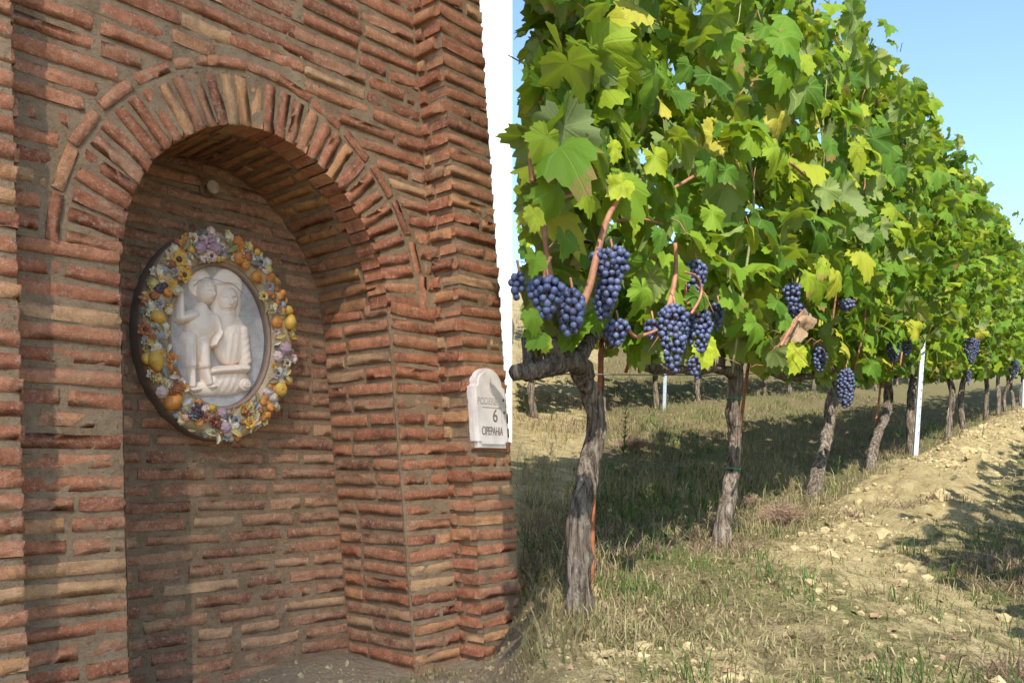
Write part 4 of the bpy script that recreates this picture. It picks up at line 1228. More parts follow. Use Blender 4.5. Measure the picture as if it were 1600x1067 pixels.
# leaves are plucked from in front of the bunches: (x, y, half width, half height) in picture units
PLUCK = [(853, 466, 33, 35), (891, 489, 24, 41), (954, 432, 33, 46), (944, 470, 19, 34), (963, 521, 22, 24), (1086, 442, 20, 36), (1052, 530, 26, 56), (1092, 516, 22, 38), (1237, 464, 16, 22), (1322, 607, 15, 32), (1105, 545, 20, 20), (1323, 477, 12, 9), (1250, 505, 22, 20), (808, 447, 10, 22), (1518, 548, 11, 18), (930, 400, 10, 60)]
root_of = {}
for i, t in enumerate(trunk_ts):
    lab = VL[i] if i < len(VL) else ('grapevine further along the row, small trunk in the leafy line right of the post' if t < 18 else 'distant grapevine at the far right end of the row')
    path = rad = None
    if i in TRUNK_PX:
        px, rad = TRUNK_PX[i]
        path = [at_px(x, y, 0.0) for x, y in px]
    root, base, top = make_vine(i, t, 0.0, lab, 'grapevines of the front row', path, rad)
    root_of[i] = (root, base, top)
    # cordon
    if i == 0:
        cordon(root, base, [at_px(915, 585, 0), at_px(895, 563, -.02), at_px(865, 572, -.03), at_px(835, 579, 0), at_px(803, 583, 0.02)], [.036, .034, .030, .028, .024], 1)
        cordon(root, base, [at_px(903, 560, 0), at_px(925, 528, 0.02), at_px(942, 522, 0.03), at_px(955, 540, .03)], [.03, .02, .015, .01], 2)
    elif i == 1:
        cordon(root, base, [at_px(1152, 585, 0), at_px(1120, 577, 0.0), at_px(1085, 578, 0), at_px(1040, 578, 0), at_px(1010, 572, 0), at_px(985, 560, 0.02)], [.03, .018, .02, .016, .02, .018], 3)
    elif i == 2:
        cordon(root, base, [at_px(1308, 578, 0), at_px(1285, 578, 0.0), at_px(1262, 588, 0), at_px(1230, 590, 0), at_px(1200, 578, 0)], [.032, .024, .02, .02, .018], 4)
    elif t < 20:
        a = Vector(row_xyz(t - 0.06, 0, 0.70)); 
        cordon(root, base, [top - Vector((0, 0, 0.04)), Vector(row_xyz(t - 0.35, 0.0, 0.73)), Vector(row_xyz(t - 0.75, 0, 0.70))], [.032, .024, .018], i)
        cordon(root, base, [top - Vector((0, 0, 0.04)), Vector(row_xyz(t + 0.3, 0.0, 0.74)), Vector(row_xyz(t + 0.6, 0, 0.70))], [.03, .022, .016], i + 40)
    # canopy
    lo = (trunk_ts[i - 1] + t) / 2 if i else -2.6
    hi = (trunk_ts[i + 1] + t) / 2 if i + 1 < len(trunk_ts) else t + 1.2
    dens = 330 if t < 5 else (290 if t < 10 else 190)
    P, tt_, ww = canopy_points(lo, hi, 0.0, 2.84, 0.70, dens, 0.36)
    if i == 0:                                  # the end of the row beside the wall is thick with leaves
        k = 420
        w_ = rng.uniform(-0.38, 0.36, k); X_ = rng.uniform(0.02, 0.34, k)
        t_ = (X_ - RP0[0] - RN[0] * w_) / RD[0]; h_ = rng.uniform(0.85, 2.8, k)
        xx, yy, zz = row_xyz(t_, w_, h_)
        P = np.concatenate([P, np.stack([xx, yy, zz], 1)]); ww = np.concatenate([ww, w_])
    S = rng.uniform(0.062, 0.125, len(P)) * (1.0 if t < 14 else 1.15)
    ex, ey = to_px(P)
    keep = (P[:, 1] > 1.2) & (P[:, 0] > 0.02 + S * 0.42)
    for (hx, hy, hr) in HOLES: keep &= np.hypot(ex - hx, ey - hy) > hr
    rp = S * F / np.maximum(P[:, 1], 0.5)
    for (bx, by, bw, bh) in PLUCK: keep &= ~((np.abs(ex - bx) < bw + 0.45 * rp) & (np.abs(ey + 0.35 * rp - by) < bh + 0.45 * rp) & (ww < -0.14))
    keep &= (ey < 505) | (ex > 975)
    keep &= (ey < 535) | (ex > 1190) | (rng.random(len(P)) < 0.12)
    keep &= (ey < 568) | (ex > 1330) | (rng.random(len(P)) < 0.3)
    P, S, ww, ex, ey = P[keep], S[keep], ww[keep], ex[keep], ey[keep]
    fac = np.where(rng.random(len(P)) < np.clip(0.5 - ww / 0.36 * 0.75, 0.08, 0.93), -1.0, 1.0)
    Rm = leaf_frames(P, fac, len(P))
    inframe = (ex > 780) & (ex < 1620) & (ey > -60) & (ey < 700)
    if i <= 9:
        order = np.argsort(ww + (~inframe) * 5 + rng.normal(0, 0.03, len(P)))
        nobj = 285 if i < 6 else 200
        ob, rest = order[:nobj], order[nobj:]
        for k in ob:
            m = Matrix.Translation(Vector(P[k]) - base) @ Matrix(Rm[k].tolist()).to_4x4() @ Matrix.Scale(float(S[k]), 4)
            link('leaf', LEAF_HI[int(rng.integers(0, 8))], root, m)
        leaf_cloud('inner_leaf', P[rest], Rm[rest], S[rest], MID if i < 5 else LOW, root, np.array(base))
    else:
        leaf_cloud('foliage', P, Rm, S, LOW, root, np.array(base))
    # canes
    if i < 10:
        for q in range(8 if i < 5 else 5):
            t0 = random.uniform(lo, hi); w0 = random.uniform(-0.2, 0.15)
            pts = []; tt0, ww0 = t0, w0
            H = random.uniform(1.1, 2.0)
            for k in range(6):
                pts.append(Vector(row_xyz(tt0, ww0, 0.74 + H * k / 5))); tt0 += random.uniform(-0.12, 0.12); ww0 = max(-.32, min(.3, ww0 + random.uniform(-.1, .1)))
            if min(p.x for p in pts) < 0.06: continue
            pp = spline(pts, 16)
            mb = MB(); mb.tube([p - base for p in pp], list(np.linspace(0.0065, 0.003, 16)), 6, 0.15, 0, q)
            mb.build('cane', M_cane if random.random() < 0.75 else M_caneg, root, True)
        mb = MB()
        for q in range(70):                    # leaf stalks and tendrils
            t0 = random.uniform(lo, hi); w0 = random.uniform(-0.38, -0.1); h0 = random.uniform(0.75, 2.7)
            a = Vector(row_xyz(t0, w0, h0))
            if a.x < 0.1: continue
            b = a + Vector((random.uniform(-.07, .07), random.uniform(-.07, .07), random.uniform(-.09, .03)))
            c = (a + b) / 2 + Vector((0, 0, random.uniform(0, .03)))
            mb.tube([a - base, c - base, b - base], [0.0022, 0.0018, 0.0014], 4)
        o = mb.build('leaf_stalk', M_cane, root, True); o['kind'] = 'stuff'

# leaves singled out in the photograph: (x, y, radius px, kind, turn of the tip in degrees, facing tilt)
HERO = [(884, 380, 30, 'g', 10), (905, 238, 42, 'g', -10), (835, 225, 40, 'g', 30), (920, 315, 34, 'g', -12), (968, 292, 32, 'y2', 40), (893, 272, 24, 'y2', 0),
        (1004, 462, 34, 'g', 5), (1105, 545, 34, 'y', 0), (1150, 470, 36, 'g', -10), (1182, 515, 32, 'g', 8), (1180, 372, 26, 'y', -20), (1282, 370, 36, 'g', 0),
        (1046, 290, 26, 'g', 25), (1030, 255, 36, 'g', -30), (1120, 340, 34, 'g', -40), (1062, 345, 32, 'g', 20), (1090, 470, 28, 'g', 12), (1218, 478, 26, 'g', 0), (1245, 560, 30, 'y2', 10),
        (1225, 500, 24, 'g', 30), (1365, 578, 30, 'g', 0), (838, 528, 26, 'g', 40), (825, 500, 24, 'g', -20), (852, 536, 20, 'y2', 10), (1315, 265, 34, 'g', 20), (1345, 240, 34, 'g', -10),
        (1215, 240, 34, 'g', 0), (1170, 225, 36, 'g', 15), (1290, 310, 30, 'g', 0), (1265, 440, 28, 'g', 0), (1310, 440, 26, 'g', 10), (1400, 330, 26, 'g', 10),
        (1340, 340, 30, 'g', -10), (1405, 270, 28, 'g', 0), (1245, 515, 24, 'b', 60), (1262, 500, 20, 'b', 30), (1035, 370, 24, 'g', 10), (1140, 275, 30, 'g', -20), (960, 235, 26, 'y2', 10), (833, 410, 26, 'g', 14), (822, 340, 26, 'y', 5)]
for (x, y, r, kd, ang) in HERO:
    w = -0.36
    X, Y, t = row_at_px(x, w)
    S = r / F * Y * 1.18
    if X < 0.02 + S * 0.7: X = 0.02 + S * 0.7
    # leaf hangs from its stalk point, which sits above the blade's middle
    nrm = Vector((-RN[0], -RN[1], 0.0)) * 0.75 + Vector((random.uniform(-.25, .25), -0.55 + random.uniform(-.2, .2), random.uniform(0.15, 0.6)))
    nrm.normalize()
    side = nrm.cross(Vector((0, 0, 1))).normalized()
    tip = Vector((0, 0, -1)) * math.cos(R_(ang)) + side * math.sin(R_(ang))
    tip = (tip - nrm * tip.dot(nrm)).normalized()
    P = Vector((X, Y, CAMZ + (735 - y) / F * Y)) - tip * S * 0.3
    xx = tip.cross(nrm)
    i = min(range(len(trunk_ts)), key=lambda k: abs(trunk_ts[k] - t))
    root, base, _ = root_of[i]
    m = Matrix.Translation(P - base) @ Matrix(((xx.x, tip.x, nrm.x), (xx.y, tip.y, nrm.y), (xx.z, tip.z, nrm.z))).to_4x4() @ Matrix.Scale(S, 4)
    me = {'g': random.choice(LEAF_HI), 'y': LEAF_Y[0], 'y2': LEAF_Y[1], 'b': LEAF_B[0]}[kd]
    link('leaf', me, root, m)

# canes singled out in the photograph
def cane_px(pts, r0, r1, i, w=-0.2, mat=M_cane, name='cane'):
    root, base, _ = root_of[i]
    pp = spline([at_px(x, y, w if len(rest) == 0 else rest[0]) for (x, y, *rest) in pts], 24)
    mb = MB(); mb.tube([p - base for p in pp], list(np.linspace(r0, r1, 24)), 8, 0.14, 0, pts[0][0])
    mb.build(name, mat, root, True)
cane_px([(905, 487), (920, 450), (932, 400), (950, 340), (975, 300), (1000, 282)], .0105, .006, 0, -0.34)
cane_px([(862, 440), (855, 400), (850, 350), (853, 300), (848, 270)], .007, .005, 0, -0.3)
cane_px([(850, 445), (852, 420), (860, 402)], .005, .004, 0, -0.34)
cane_px([(832, 285), (828, 240), (833, 215)], .006, .005, 0, -0.34)
cane_px([(832, 285), (845, 270), (868, 262), (880, 264)], .005, .004, 0, -0.34)
cane_px([(853, 325), (870, 312), (895, 305)], .005, .004, 0, -0.34)
cane_px([(1045, 480), (1052, 450), (1056, 420), (1055, 380)], .009, .006, 1, -0.3)
cane_px([(1080, 490), (1092, 470), (1096, 452), (1088, 432), (1070, 425)], .0045, .003, 1, -0.38)
cane_px([(1075, 420), (1070, 440), (1072, 470)], .008, .006, 1, -0.28)
cane_px([(975, 500), (990, 525), (1010, 522), (1035, 512)], .006, .004, 1, -0.3)
cane_px([(1220, 540), (1240, 505), (1255, 485)], .006, .004, 2, -0.38)
cane_px([(1235, 255), (1265, 280), (1290, 300)], .006, .004, 2, -0.36)
cane_px([(960, 345), (1000, 342), (1035, 350)], .005, .003, 0, -0.3)
cane_px([(1110, 260), (1060, 290), (1040, 300)], .006, .004, 1, -0.3)

# shoots that stand out above the row on the right
def sprig(pts, leaves, t_near, w=0.0):
    i = min(range(len(trunk_ts)), key=lambda k: abs(trunk_ts[k] - t_near)); root, base, _ = root_of[i]
    pp = spline([at_px(x, y, w) for x, y in pts], 14)
    mb = MB(); mb.tube([p - base for p in pp], list(np.linspace(.009, .004, 14)), 6); mb.build('cane', M_caneg, root, True)
    for (x, y, r) in leaves:
        P = at_px(x, y, w + random.uniform(-.05, .05)); S = r / F * P.y
        Rm = leaf_frames(np.array([P]), np.array([-1.0]), 1)[0]
        link('leaf', random.choice(LEAF_HI), root, Matrix.Translation(P - base) @ Matrix(Rm.tolist()).to_4x4() @ Matrix.Scale(S, 4))
sprig([(1484, 330), (1498, 300), (1512, 275), (1520, 250)], [(1515, 246, 12), (1525, 243, 10), (1521, 254, 10), (1532, 252, 8), (1510, 258, 9)], 6.44)
sprig([(1490, 325), (1505, 310), (1520, 306), (1530, 310)], [(1527, 298, 10), (1530, 312, 10), (1538, 322, 10)], 6.44)
sprig([(1478, 350), (1482, 310), (1490, 270)], [(1488, 275, 15), (1496, 285, 14), (1482, 290, 14), (1503, 280, 13), (1490, 300, 15), (1500, 300, 12)], 6.44)
sprig([(1556, 380), (1565, 350), (1578, 342), (1590, 330)], [(1560, 368, 9), (1565, 352, 8), (1574, 345, 9), (1585, 335, 8), (1560, 385, 9), (1592, 332, 8), (1596, 345, 8)], 11.7)

# ------------------------------------------------------------------ rows behind and the row beside the camera
def far_row(w, ts, top, name_label, group, dens, bottom=0.72):
    for k, t in enumerate(ts):
        root, base, tp = make_vine(100 + k + int(w * 30), t, w, name_label, group)
        lo = (ts[k - 1] + t) / 2 if k else t - 0.75
        hi = (ts[k + 1] + t) / 2 if k + 1 < len(ts) else t + 0.75
        P, tt_, ww = canopy_points(lo, hi, w, top, bottom, dens, 0.32)
        S = rng.uniform(0.075, 0.13, len(P))
        ok = np.ones(len(P), bool)
        if w > 1: ok = P[:, 0] > 0.12 + 0 * S
        P, S, ww = P[ok], S[ok], ww[ok]
        fac = np.where(rng.random(len(P)) < np.clip(0.5 - (ww - w) / 0.32 * 0.75, 0.08, 0.93), -1.0, 1.0)
        leaf_cloud('foliage', P, leaf_frames(P, fac, len(P)), S, LOW, root, np.array(base))
far_row(2.75, [1.5 + 1.25 * k for k in range(20)], 2.0, 'grapevine of the row behind, slim trunk seen below the front canopy', 'grapevines of the second row', 190, 0.62)
far_row(5.5, [5.0 + 1.3 * k for k in range(18)], 2.0, 'grapevine of the third row, hazy trunk and leaves behind the others', 'grapevines of the third row', 90)
far_row(-2.15, [-0.6 + 1.3 * k for k in range(16)], 2.45, 'grapevine of the row beside the path, right of the picture', 'grapevines of the near side row', 130)

# ------------------------------------------------------------------ grape bunches
gv, gq = uvsphere(12, 8)
mbg = MB(); mbg.add(gv, gq); GRAPE = mbg.mesh('grape', M_grape, True)
gvl, gql = uvsphere(8, 6)
def bunch_points(hw, hh, r, prof, seed):
    """grape centres on a tapering body, half-width hw, half-height hh"""
    rs = random.Random(seed); pts = []
    tries = 0
    while tries < 6000 and len(pts) < 175:
        tries += 1
        s = rs.random()                                 # 0 top .. 1 bottom
        R = max(r * 0.6, hw * np.interp(s, [0, .12, .3, .55, .8, 1.0], prof) - r * 0.6)
        a = rs.uniform(0, 2 * math.pi); k = rs.uniform(0.75, 1.0)
        p = Vector((R * k * math.cos(a), R * k * 0.8 * math.sin(a), hh - (2 * hh - 2 * r) * s - r))
        if all((p - q).length > r * 1.62 for q in pts): pts.append(p)
    return pts
PROF_A = [.55, .95, 1.0, .8, .55, .25]; PROF_B = [.5, .85, 1.0, .95, .75, .4]; PROF_C = [.75, 1.0, .95, .55, .5, .3]
BL = [  # x, y, half width px, half height px, offset across the row, profile, label, single grapes
 (853, 466, 33, 35, -.36, PROF_A, 'broad blue-black grape bunch hanging left of the tilted brown cane', 1),
 (891, 489, 24, 41, -.37, PROF_B, 'blue-black grape bunch hanging just above the bent trunk, touching the cane foot', 1),
 (954, 432, 33, 46, -.36, PROF_C, 'largest blue-black grape bunch with a broad shoulder, right of the brown cane', 1),
 (944, 470, 19, 34, -.33, PROF_B, 'long narrow grape bunch forming the tail under the broad shouldered bunch', 1),
 (963, 521, 22, 24, -.32, PROF_A, 'small grape bunch hanging low right of the bent trunk', 1),
 (1086, 442, 20, 36, -.30, PROF_A, 'grape bunch hanging high above the triple cluster among brown canes', 1),
 (1052, 530, 26, 56, -.34, PROF_A, 'long drooping grape bunch reaching down to the cordon wire', 1),
 (1092, 516, 22, 38, -.34, PROF_B, 'grape bunch partly hidden behind the bright yellow leaf', 1),
 (1018, 515, 14, 18, -.28, PROF_A, 'small dark grape bunch left of the long drooping bunch', 1),
 (1121, 495, 12, 24, -.25, PROF_A, 'dark grape bunch in leaf shade right of the yellow leaf', 1),
 (1237, 464, 16, 22, -.35, PROF_A, 'grape bunch peeping between leaves above the dry brown leaf', 0),
 (1243, 500, 20, 28, -.25, PROF_B, 'shaded grape bunch behind the dry brown leaf', 0),
 (1323, 477, 14, 11, -.34, PROF_B, 'tiny visible top of a grape bunch among leaves above the third trunk', 0),
 (1322, 607, 15, 32, -.22, PROF_B, 'grape bunch hanging below the canopy beside the third trunk', 1),
 (1281, 560, 13, 22, -.18, PROF_B, 'dark shaded grape bunch left of the third trunk head', 0),
 (1086, 575, 13, 20, -.16, PROF_A, 'dark shaded grape bunch sitting on the thin cordon below the yellow leaf', 1),
 (808, 447, 14, 26, -.30, PROF_B, 'grape bunch at the left end of the row, next to the brick wall', 1),
 (1396, 548, 11, 18, -.2, PROF_B, 'dark grape bunch left of the white post head', 0),
 (1417, 543, 8, 16, -.25, PROF_B, 'small blue grape bunch just left of the white post', 0),
 (1518, 548, 13, 21, -.25, PROF_A, 'blue grape bunch low on the distant part of the row', 0),
 (1513, 590, 5, 12, -.2, PROF_A, 'tiny grape bunch hanging below the distant canopy', 0),
 (1584, 576, 10, 14, -.2, PROF_A, 'grape bunch at the right edge of the picture, low on the row', 0)]
for j, (x, y, hw, hh, w, prof, lab, single) in enumerate(BL):
    c = at_px(x, y, w); s = c.y / F
    if c.x < hw * s * 0.5: c.x = hw * s * 0.55
    r = 0.0086 if c.y < 3.2 else 0.0100
    b = empty('grape_bunch', c + Vector((0, 0, hh * s)))
    tag(b, lab, 'grapes', 'grape bunches hanging on the vine row')
    off = Vector((0, 0, -hh * s))
    pts = bunch_points(hw * s, hh * s, r, prof, j)
    mb = MB(); mb.tube([(0, 0, 0.02), (0.004, 0, 0.0), (0, 0, -hh * s * 1.2)], [0.003, 0.003, 0.002], 6); mb.build('stem', M_cane, b, True)
    if single:
        for p in pts:
            k = r * random.uniform(0.86, 1.1)
            link('grape', GRAPE, b, Matrix.Translation(p + off) @ Matrix.Rotation(random.uniform(0, 3), 4, 'X') @ Matrix.Diagonal((k, k, k * random.uniform(1, 1.12), 1)))
    else:
        mb = MB()
        for p in pts: mb.add([p + off + q * r * 0.98 for q in gvl], gql)
        o = mb.build('grape', M_grape, b, True); o['kind'] = 'stuff'

# ------------------------------------------------------------------ posts, rods, wires
def post(pts, w, r, mat, name, label, cat, group=None, sides=8, profile=False):
    pp = [at_px(x, y, w) for x, y in pts]
    base = pp[0]
    o = empty(name, base); tag(o, label, cat, group)
    if profile:
        d = pp[-1] - base
        bm = bmesh.new()
        prof = [(-r, -r * .7), (r, -r * .7), (r, r * .7), (r * .6, r * .7), (r * .6, -r * .3), (-r * .6, -r * .3), (-r * .6, r * .7), (-r, r * .7)]
        a = [bm.verts.new(Vector((x, y, -0.1))) for x, y in prof]; b = [bm.verts.new(Vector((x, y, 0)) + d) for x, y in prof]
        n = len(prof)
        for k in range(n): bm.faces.new((a[k], a[(k + 1) % n], b[(k + 1) % n], b[k]))
        bm.faces.new(b); bm.faces.new(a[::-1])
        link('rail', bmmesh('rail', bm, mat), o)
        mb = MB()
        for k in range(1, 12):
            c = d * (k / 12); mb.box(c.x + r * 1.0, c.x + r * 1.25, c.y - r * .5, c.y + r * .1, c.z - .006, c.z + .006)
        mb.build('hook', mat, o)
    else:
        mb = MB(); mb.tube([p - base for p in spline(pp, 10)], [r] * 10, sides); mb.build('rod', mat, o, True)
        mb = MB(); mb.tube([pp[-1] - base, pp[-1] - base + Vector((0, 0, 0.004))], [r * 1.15, r * 0.6], sides); mb.build('tip', mat, o)
    return o
post([(1430, 690), (1434, 630), (1438, 580), (1442, 532)], -0.2, 0.016, M_zinc, 'vineyard_post', 'white galvanised post leaning before the fifth trunk', 'post', 'metal trellis posts', profile=True)
post([(1597, 660), (1599, 600), (1601, 540)], -0.1, 0.016, M_zinc, 'vineyard_post', 'white post at the far right edge of the row', 'post', 'metal trellis posts', profile=True)
post([(1037, 642), (1039, 585), (1041, 520)], 2.6, 0.018, M_zinc, 'vineyard_post', 'white post of the row behind, seen below the long grape bunch', 'post', 'metal trellis posts', profile=True)
post([(925, 950), (926, 800), (932, 690), (937, 600), (940, 530)], 0.07, 0.0085, M_stake, 'support_rod', 'rusty reddish rod leaning behind the nearest trunk', 'rod', 'rusty rods tied to the trunks')
post([(1143, 800), (1152, 720), (1160, 640), (1168, 580), (1174, 545)], 0.08, 0.0085, M_stake, 'support_rod', 'rusty rod behind the second trunk', 'rod', 'rusty rods tied to the trunks')
post([(1362, 705), (1368, 660), (1374, 620), (1378, 570)], 0.05, 0.008, M_stake, 'support_rod', 'rusty rod beside the crooked fourth trunk', 'rod', 'rusty rods tied to the trunks')
wr = empty('trellis_wire', Vector(row_xyz(0, 0, 0.0))); tag(wr, 'thin grey trellis wires strung along the vine row at cordon height', 'wire')
for h, w in ((0.74, 0.0), (1.15, -0.05), (1.65, 0.05)):
    a = Vector(row_xyz(-1.55, w, h)); b = Vector(row_xyz(39, w, h)); base = wr.location
    mb = MB(); mb.tube([a.lerp(b, k / 30) + Vector((0, 0, -0.012 * math.sin(k * 1.7) ** 2)) - base for k in range(31)], [0.0022] * 31, 5); mb.build('wire', M_wire, wr, True)
for (x, y) in ((1157, 623), (1148, 732)):
    root, base, _ = root_of[1]
    c = at_px(1148 if y < 700 else 1145, y, 0.0) - base
    mb = MB(); mb.tube([c + Vector((math.cos(a) * .034, math.sin(a) * .034, 0.004 * math.sin(a * 2))) for a in np.linspace(0, 6.28, 16)], [0.0028] * 16, 5); mb.build('tie', M_tie, root, True)

# ------------------------------------------------------------------ ground cover
def visible_ground(n, bias=1.0):
    """random ground points thickest where the picture shows ground"""
    ys = 880 + 0 * rng.random(n)
    Y = 1.9 * np.exp(rng.random(n) ** bias * math.log(16 / 1.9))
    X = Y * rng.uniform(-0.02, 0.66, n)
    ok = X > 0.02 + 0 * Y
    return X[ok], Y[ok]
def blades(name, X, Y, H, W, mat, label, cat, bend=0.5):
    n = len(X); Z = ground_z(X, Y)
    a = rng.uniform(0, 2 * math.pi, n); l = rng.uniform(0.1, bend, n) * H
    dx, dy = np.cos(a), np.sin(a)
    sa = rng.uniform(0, 2 * math.pi, n); sx, sy = np.cos(sa) * W / 2, np.sin(sa) * W / 2
    B = np.stack([X, Y, Z - 0.004], 1)
    side = np.stack([sx, sy, np.zeros(n)], 1)
    d = np.stack([dx, dy, np.zeros(n)], 1)
    upv = np.stack([np.zeros(n), np.zeros(n), H], 1)
    v0 = B - side; v1 = B + side
    m = B + upv * 0.55 + d * (l * 0.3)[:, None]
    v2 = m - side * 0.8; v3 = m + side * 0.8
    v4 = B + upv * (1 - 0.35 * (l / H)[:, None]) + d * l[:, None]
    V = np.stack([v0, v1, v2, v3, v4], 1).reshape(-1, 3)
    o = (np.arange(n) * 5)[:, None, None]
    T = (np.array([[0, 1, 3], [0, 3, 2], [2, 3, 4]])[None] + o).reshape(-1, 3)
    ob = link(name, npmesh(name, V, T, mat, False))
    return tag(ob, label, cat, kind='stuff')
def grass_density(X, Y):
    s = soil_mask(X, Y); t, w = row_tw(X, Y)
    d = np.clip(1.0 - 1.25 * np.clip(s, 0, 1), 0.03, 1) * (0.55 + 0.6 * gnoise2(X * 1.9, Y * 1.9, 51))
    return np.clip(d, 0.02, 1)
X, Y = visible_ground(125000, 0.9)
ok = rng.random(len(X)) < grass_density(X, Y); X, Y = X[ok], Y[ok]
blades('dry_grass', X, Y, rng.uniform(0.012, 0.06, len(X)) * (1 + 0.5 * gnoise2(X * 1.2, Y * 1.2, 52)), rng.uniform(0.002, 0.005, len(X)) * (1 + Y * 0.05), M_grass, 'short dry straw-coloured grass covering the vineyard floor', 'grass', 1.6)
n = 9000
u_ = rng.uniform(0.3, 2.3, n); d_ = D_FACE - np.abs(rng.normal(0, 0.35, n)) ** 1.0 + 0.0
X = UX * u_ - UY * d_; Y = UX * d_ + UY * u_; ok = (rng.random(n) < np.clip(0.45 + gnoise2(X * 4, Y * 4, 91), 0, 1)) & (Y > 0.9) & (d_ < np.where((u_ > 1.95) | (u_ < 0.7), D_PIER - .02, D_FACE - 0.02)); X, Y = X[ok], Y[ok]
blades('verge_grass', X, Y, rng.uniform(0.01, 0.05, len(X)), rng.uniform(0.0015, 0.003, len(X)), M_grass, 'sparse dry grass at the foot of the brick wall', 'grass', 1.4)
# tufts
def tufts(n, mat, name, label, hmin, hmax, cond, per=26, spread=0.05, seed=61):
    X, Y = visible_ground(n, 0.9)
    t, w = row_tw(X, Y)
    ok = cond(X, Y, t, w); X, Y = X[ok], Y[ok]
    k = len(X)
    hs_ = rng.uniform(hmin, hmax, k)
    X = np.repeat(X, per) + rng.normal(0, spread, k * per); Y = np.repeat(Y, per) + rng.normal(0, spread, k * per)
    H = np.repeat(hs_, per) * rng.uniform(0.4, 1.1, k * per)
    ok = X > 0.03
    X, Y, H = X[ok], Y[ok], H[ok]
    blades(name, X, Y, H, rng.uniform(0.002, 0.005, len(X)) * (1 + Y * 0.03), mat, label, 'grass', 0.9)
tufts(420, M_grassg, 'green_grass', 'tufts of fresh green grass and weeds among the dry grass', 0.05, 0.15, lambda X, Y, t, w: (rng.random(len(X)) < 0.55) & (gnoise2(X * 1.6, Y * 1.6, 71) > 0.05) & (soil_mask(X, Y) < 0.55))
tufts(2600, M_grass, 'straw_tuft', 'taller straw tufts behind and between the trunks', 0.05, 0.15, lambda X, Y, t, w: (w > -0.15) & (rng.random(len(X)) < 0.75) & (gnoise2(X * 1.4, Y * 1.4, 72) > -0.3), 22, 0.06)

X, Y = visible_ground(60000, 0.9)
t, w = row_tw(X, Y)
ok = (gnoise2(X * 1.25, Y * 1.25, 81) > 0.12) & ((w > 0.1) | (gnoise2(X * 2.2, Y * 2.2, 82) > 0.35)) & (X > 0.05); X, Y = X[ok], Y[ok]
blades('dry_scrub', X, Y, rng.uniform(0.02, 0.10, len(X)), rng.uniform(0.002, 0.004, len(X)) * (1 + Y * 0.06), M_scrub, 'low tangle of brown dead weeds matted over the vineyard floor', 'weeds', 2.2)
X, Y = visible_ground(26000, 0.9)
t, w = row_tw(X, Y)
ok = (gnoise2(X * 1.5, Y * 1.5, 83) > 0.30) & ((w > 0.2) | (w < -0.95)) & (X > 0.05); X, Y = X[ok], Y[ok]
blades('green_weeds', X, Y, rng.uniform(0.02, 0.09, len(X)), rng.uniform(0.006, 0.014, len(X)), M_grassg, 'patches of low dark green broad-leaved weeds', 'weeds', 1.6)

# clods of pale earth along the foot of the row
def clods():
    n = 6000
    t = -1.6 + 13.6 * rng.random(n) ** 1.3; w = rng.normal(-0.45, 0.30, n)
    X = RP0[0] + RD[0] * t + RN[0] * w; Y = RP0[1] + RD[1] * t + RN[1] * w
    ok = (X > 0.1) & (rng.random(n) < np.clip(soil_mask(X, Y) * 1.3 - .35, 0.0, 1)) & (gnoise2(X * 2.5, Y * 2.5, 77) > -0.25); X, Y = X[ok], Y[ok]
    Z = ground_z(X, Y)
    bm = bmesh.new(); bmesh.ops.create_icosphere(bm, subdivisions=1, radius=1.0)
    bv = np.array([v.co[:] for v in bm.verts]); bt = np.array([[v.index for v in f.verts] for f in bm.faces]); bm.free()
    Vs = []; Ts = []
    for k in range(len(X)):
        s = float(np.exp(rng.normal(-4.85, 0.62))); s = min(s, 0.055)
        q = bv * np.array([s * rng.uniform(.8, 1.5), s * rng.uniform(.8, 1.5), s * rng.uniform(.6, 1.1)])
        f = 1 + 0.35 * np.sin(bv @ rng.normal(0, 2.2, 3) + rng.uniform(0, 6)) * 0.6 + 0.3 * np.sin(bv @ rng.normal(0, 4, 3)) * 0.5
        q = q * f[:, None]
        a = rng.uniform(0, 6.28); c, s_ = math.cos(a), math.sin(a)
        q = q @ np.array([[c, s_, 0], [-s_, c, 0], [0, 0, 1]])
        Vs.append(q + np.array([X[k], Y[k], Z[k] + s * 0.1])); Ts.append(bt + k * len(bv))
    tag(link('earth_clods', npmesh('earth_clods', np.concatenate(Vs), np.concatenate(Ts), M_clod, False)), 'crumbly clods of pale earth along the foot of the vine row', 'clods', kind='stuff')
clods()

def grit():
    n = 3800
    u = rng.uniform(0.4, 2.5, n); d = D_FACE - np.abs(rng.normal(0.0, 0.45, n)) + 0.36 * (rng.random(n) < 0.25)
    ok = (d < D_FACE - 0.01) & ((d < D_PIER - 0.01) | ((u > U_LP) & (u < U_RP))) | ((u > JL + .02) & (u < JR - .02) & (d < D_BACK - 0.02))
    u, d = u[ok], d[ok]; X = UX * u - UY * d; Y = UX * d + UY * u
    ok = Y > 0.8; X, Y = X[ok], Y[ok]; Z = ground_z(X, Y)
    bm = bmesh.new(); bmesh.ops.create_icosphere(bm, subdivisions=1, radius=1.0)
    bv = np.array([v.co[:] for v in bm.verts]); bt = np.array([[v.index for v in f.verts] for f in bm.faces]); bm.free()
    s_ = np.clip(np.exp(rng.normal(-5.6, 0.45, len(X))), 0.0015, 0.014)
    V = bv[None] * (s_[:, None, None] * rng.uniform(0.7, 1.4, (len(X), 42 if len(bv) == 42 else len(bv), 1))) * rng.uniform(0.7, 1.3, (len(X), 1, 3)) + np.stack([X, Y, Z + s_ * 0.2], 1)[:, None, :]
    T = bt[None] + (np.arange(len(X)) * len(bv))[:, None, None]
    tag(link('gravel', npmesh('gravel', V.reshape(-1, 3), T.reshape(-1, 3), M_clod, False)), 'loose grit and gravel at the foot of the brick wall', 'gravel', kind='stuff')
grit()
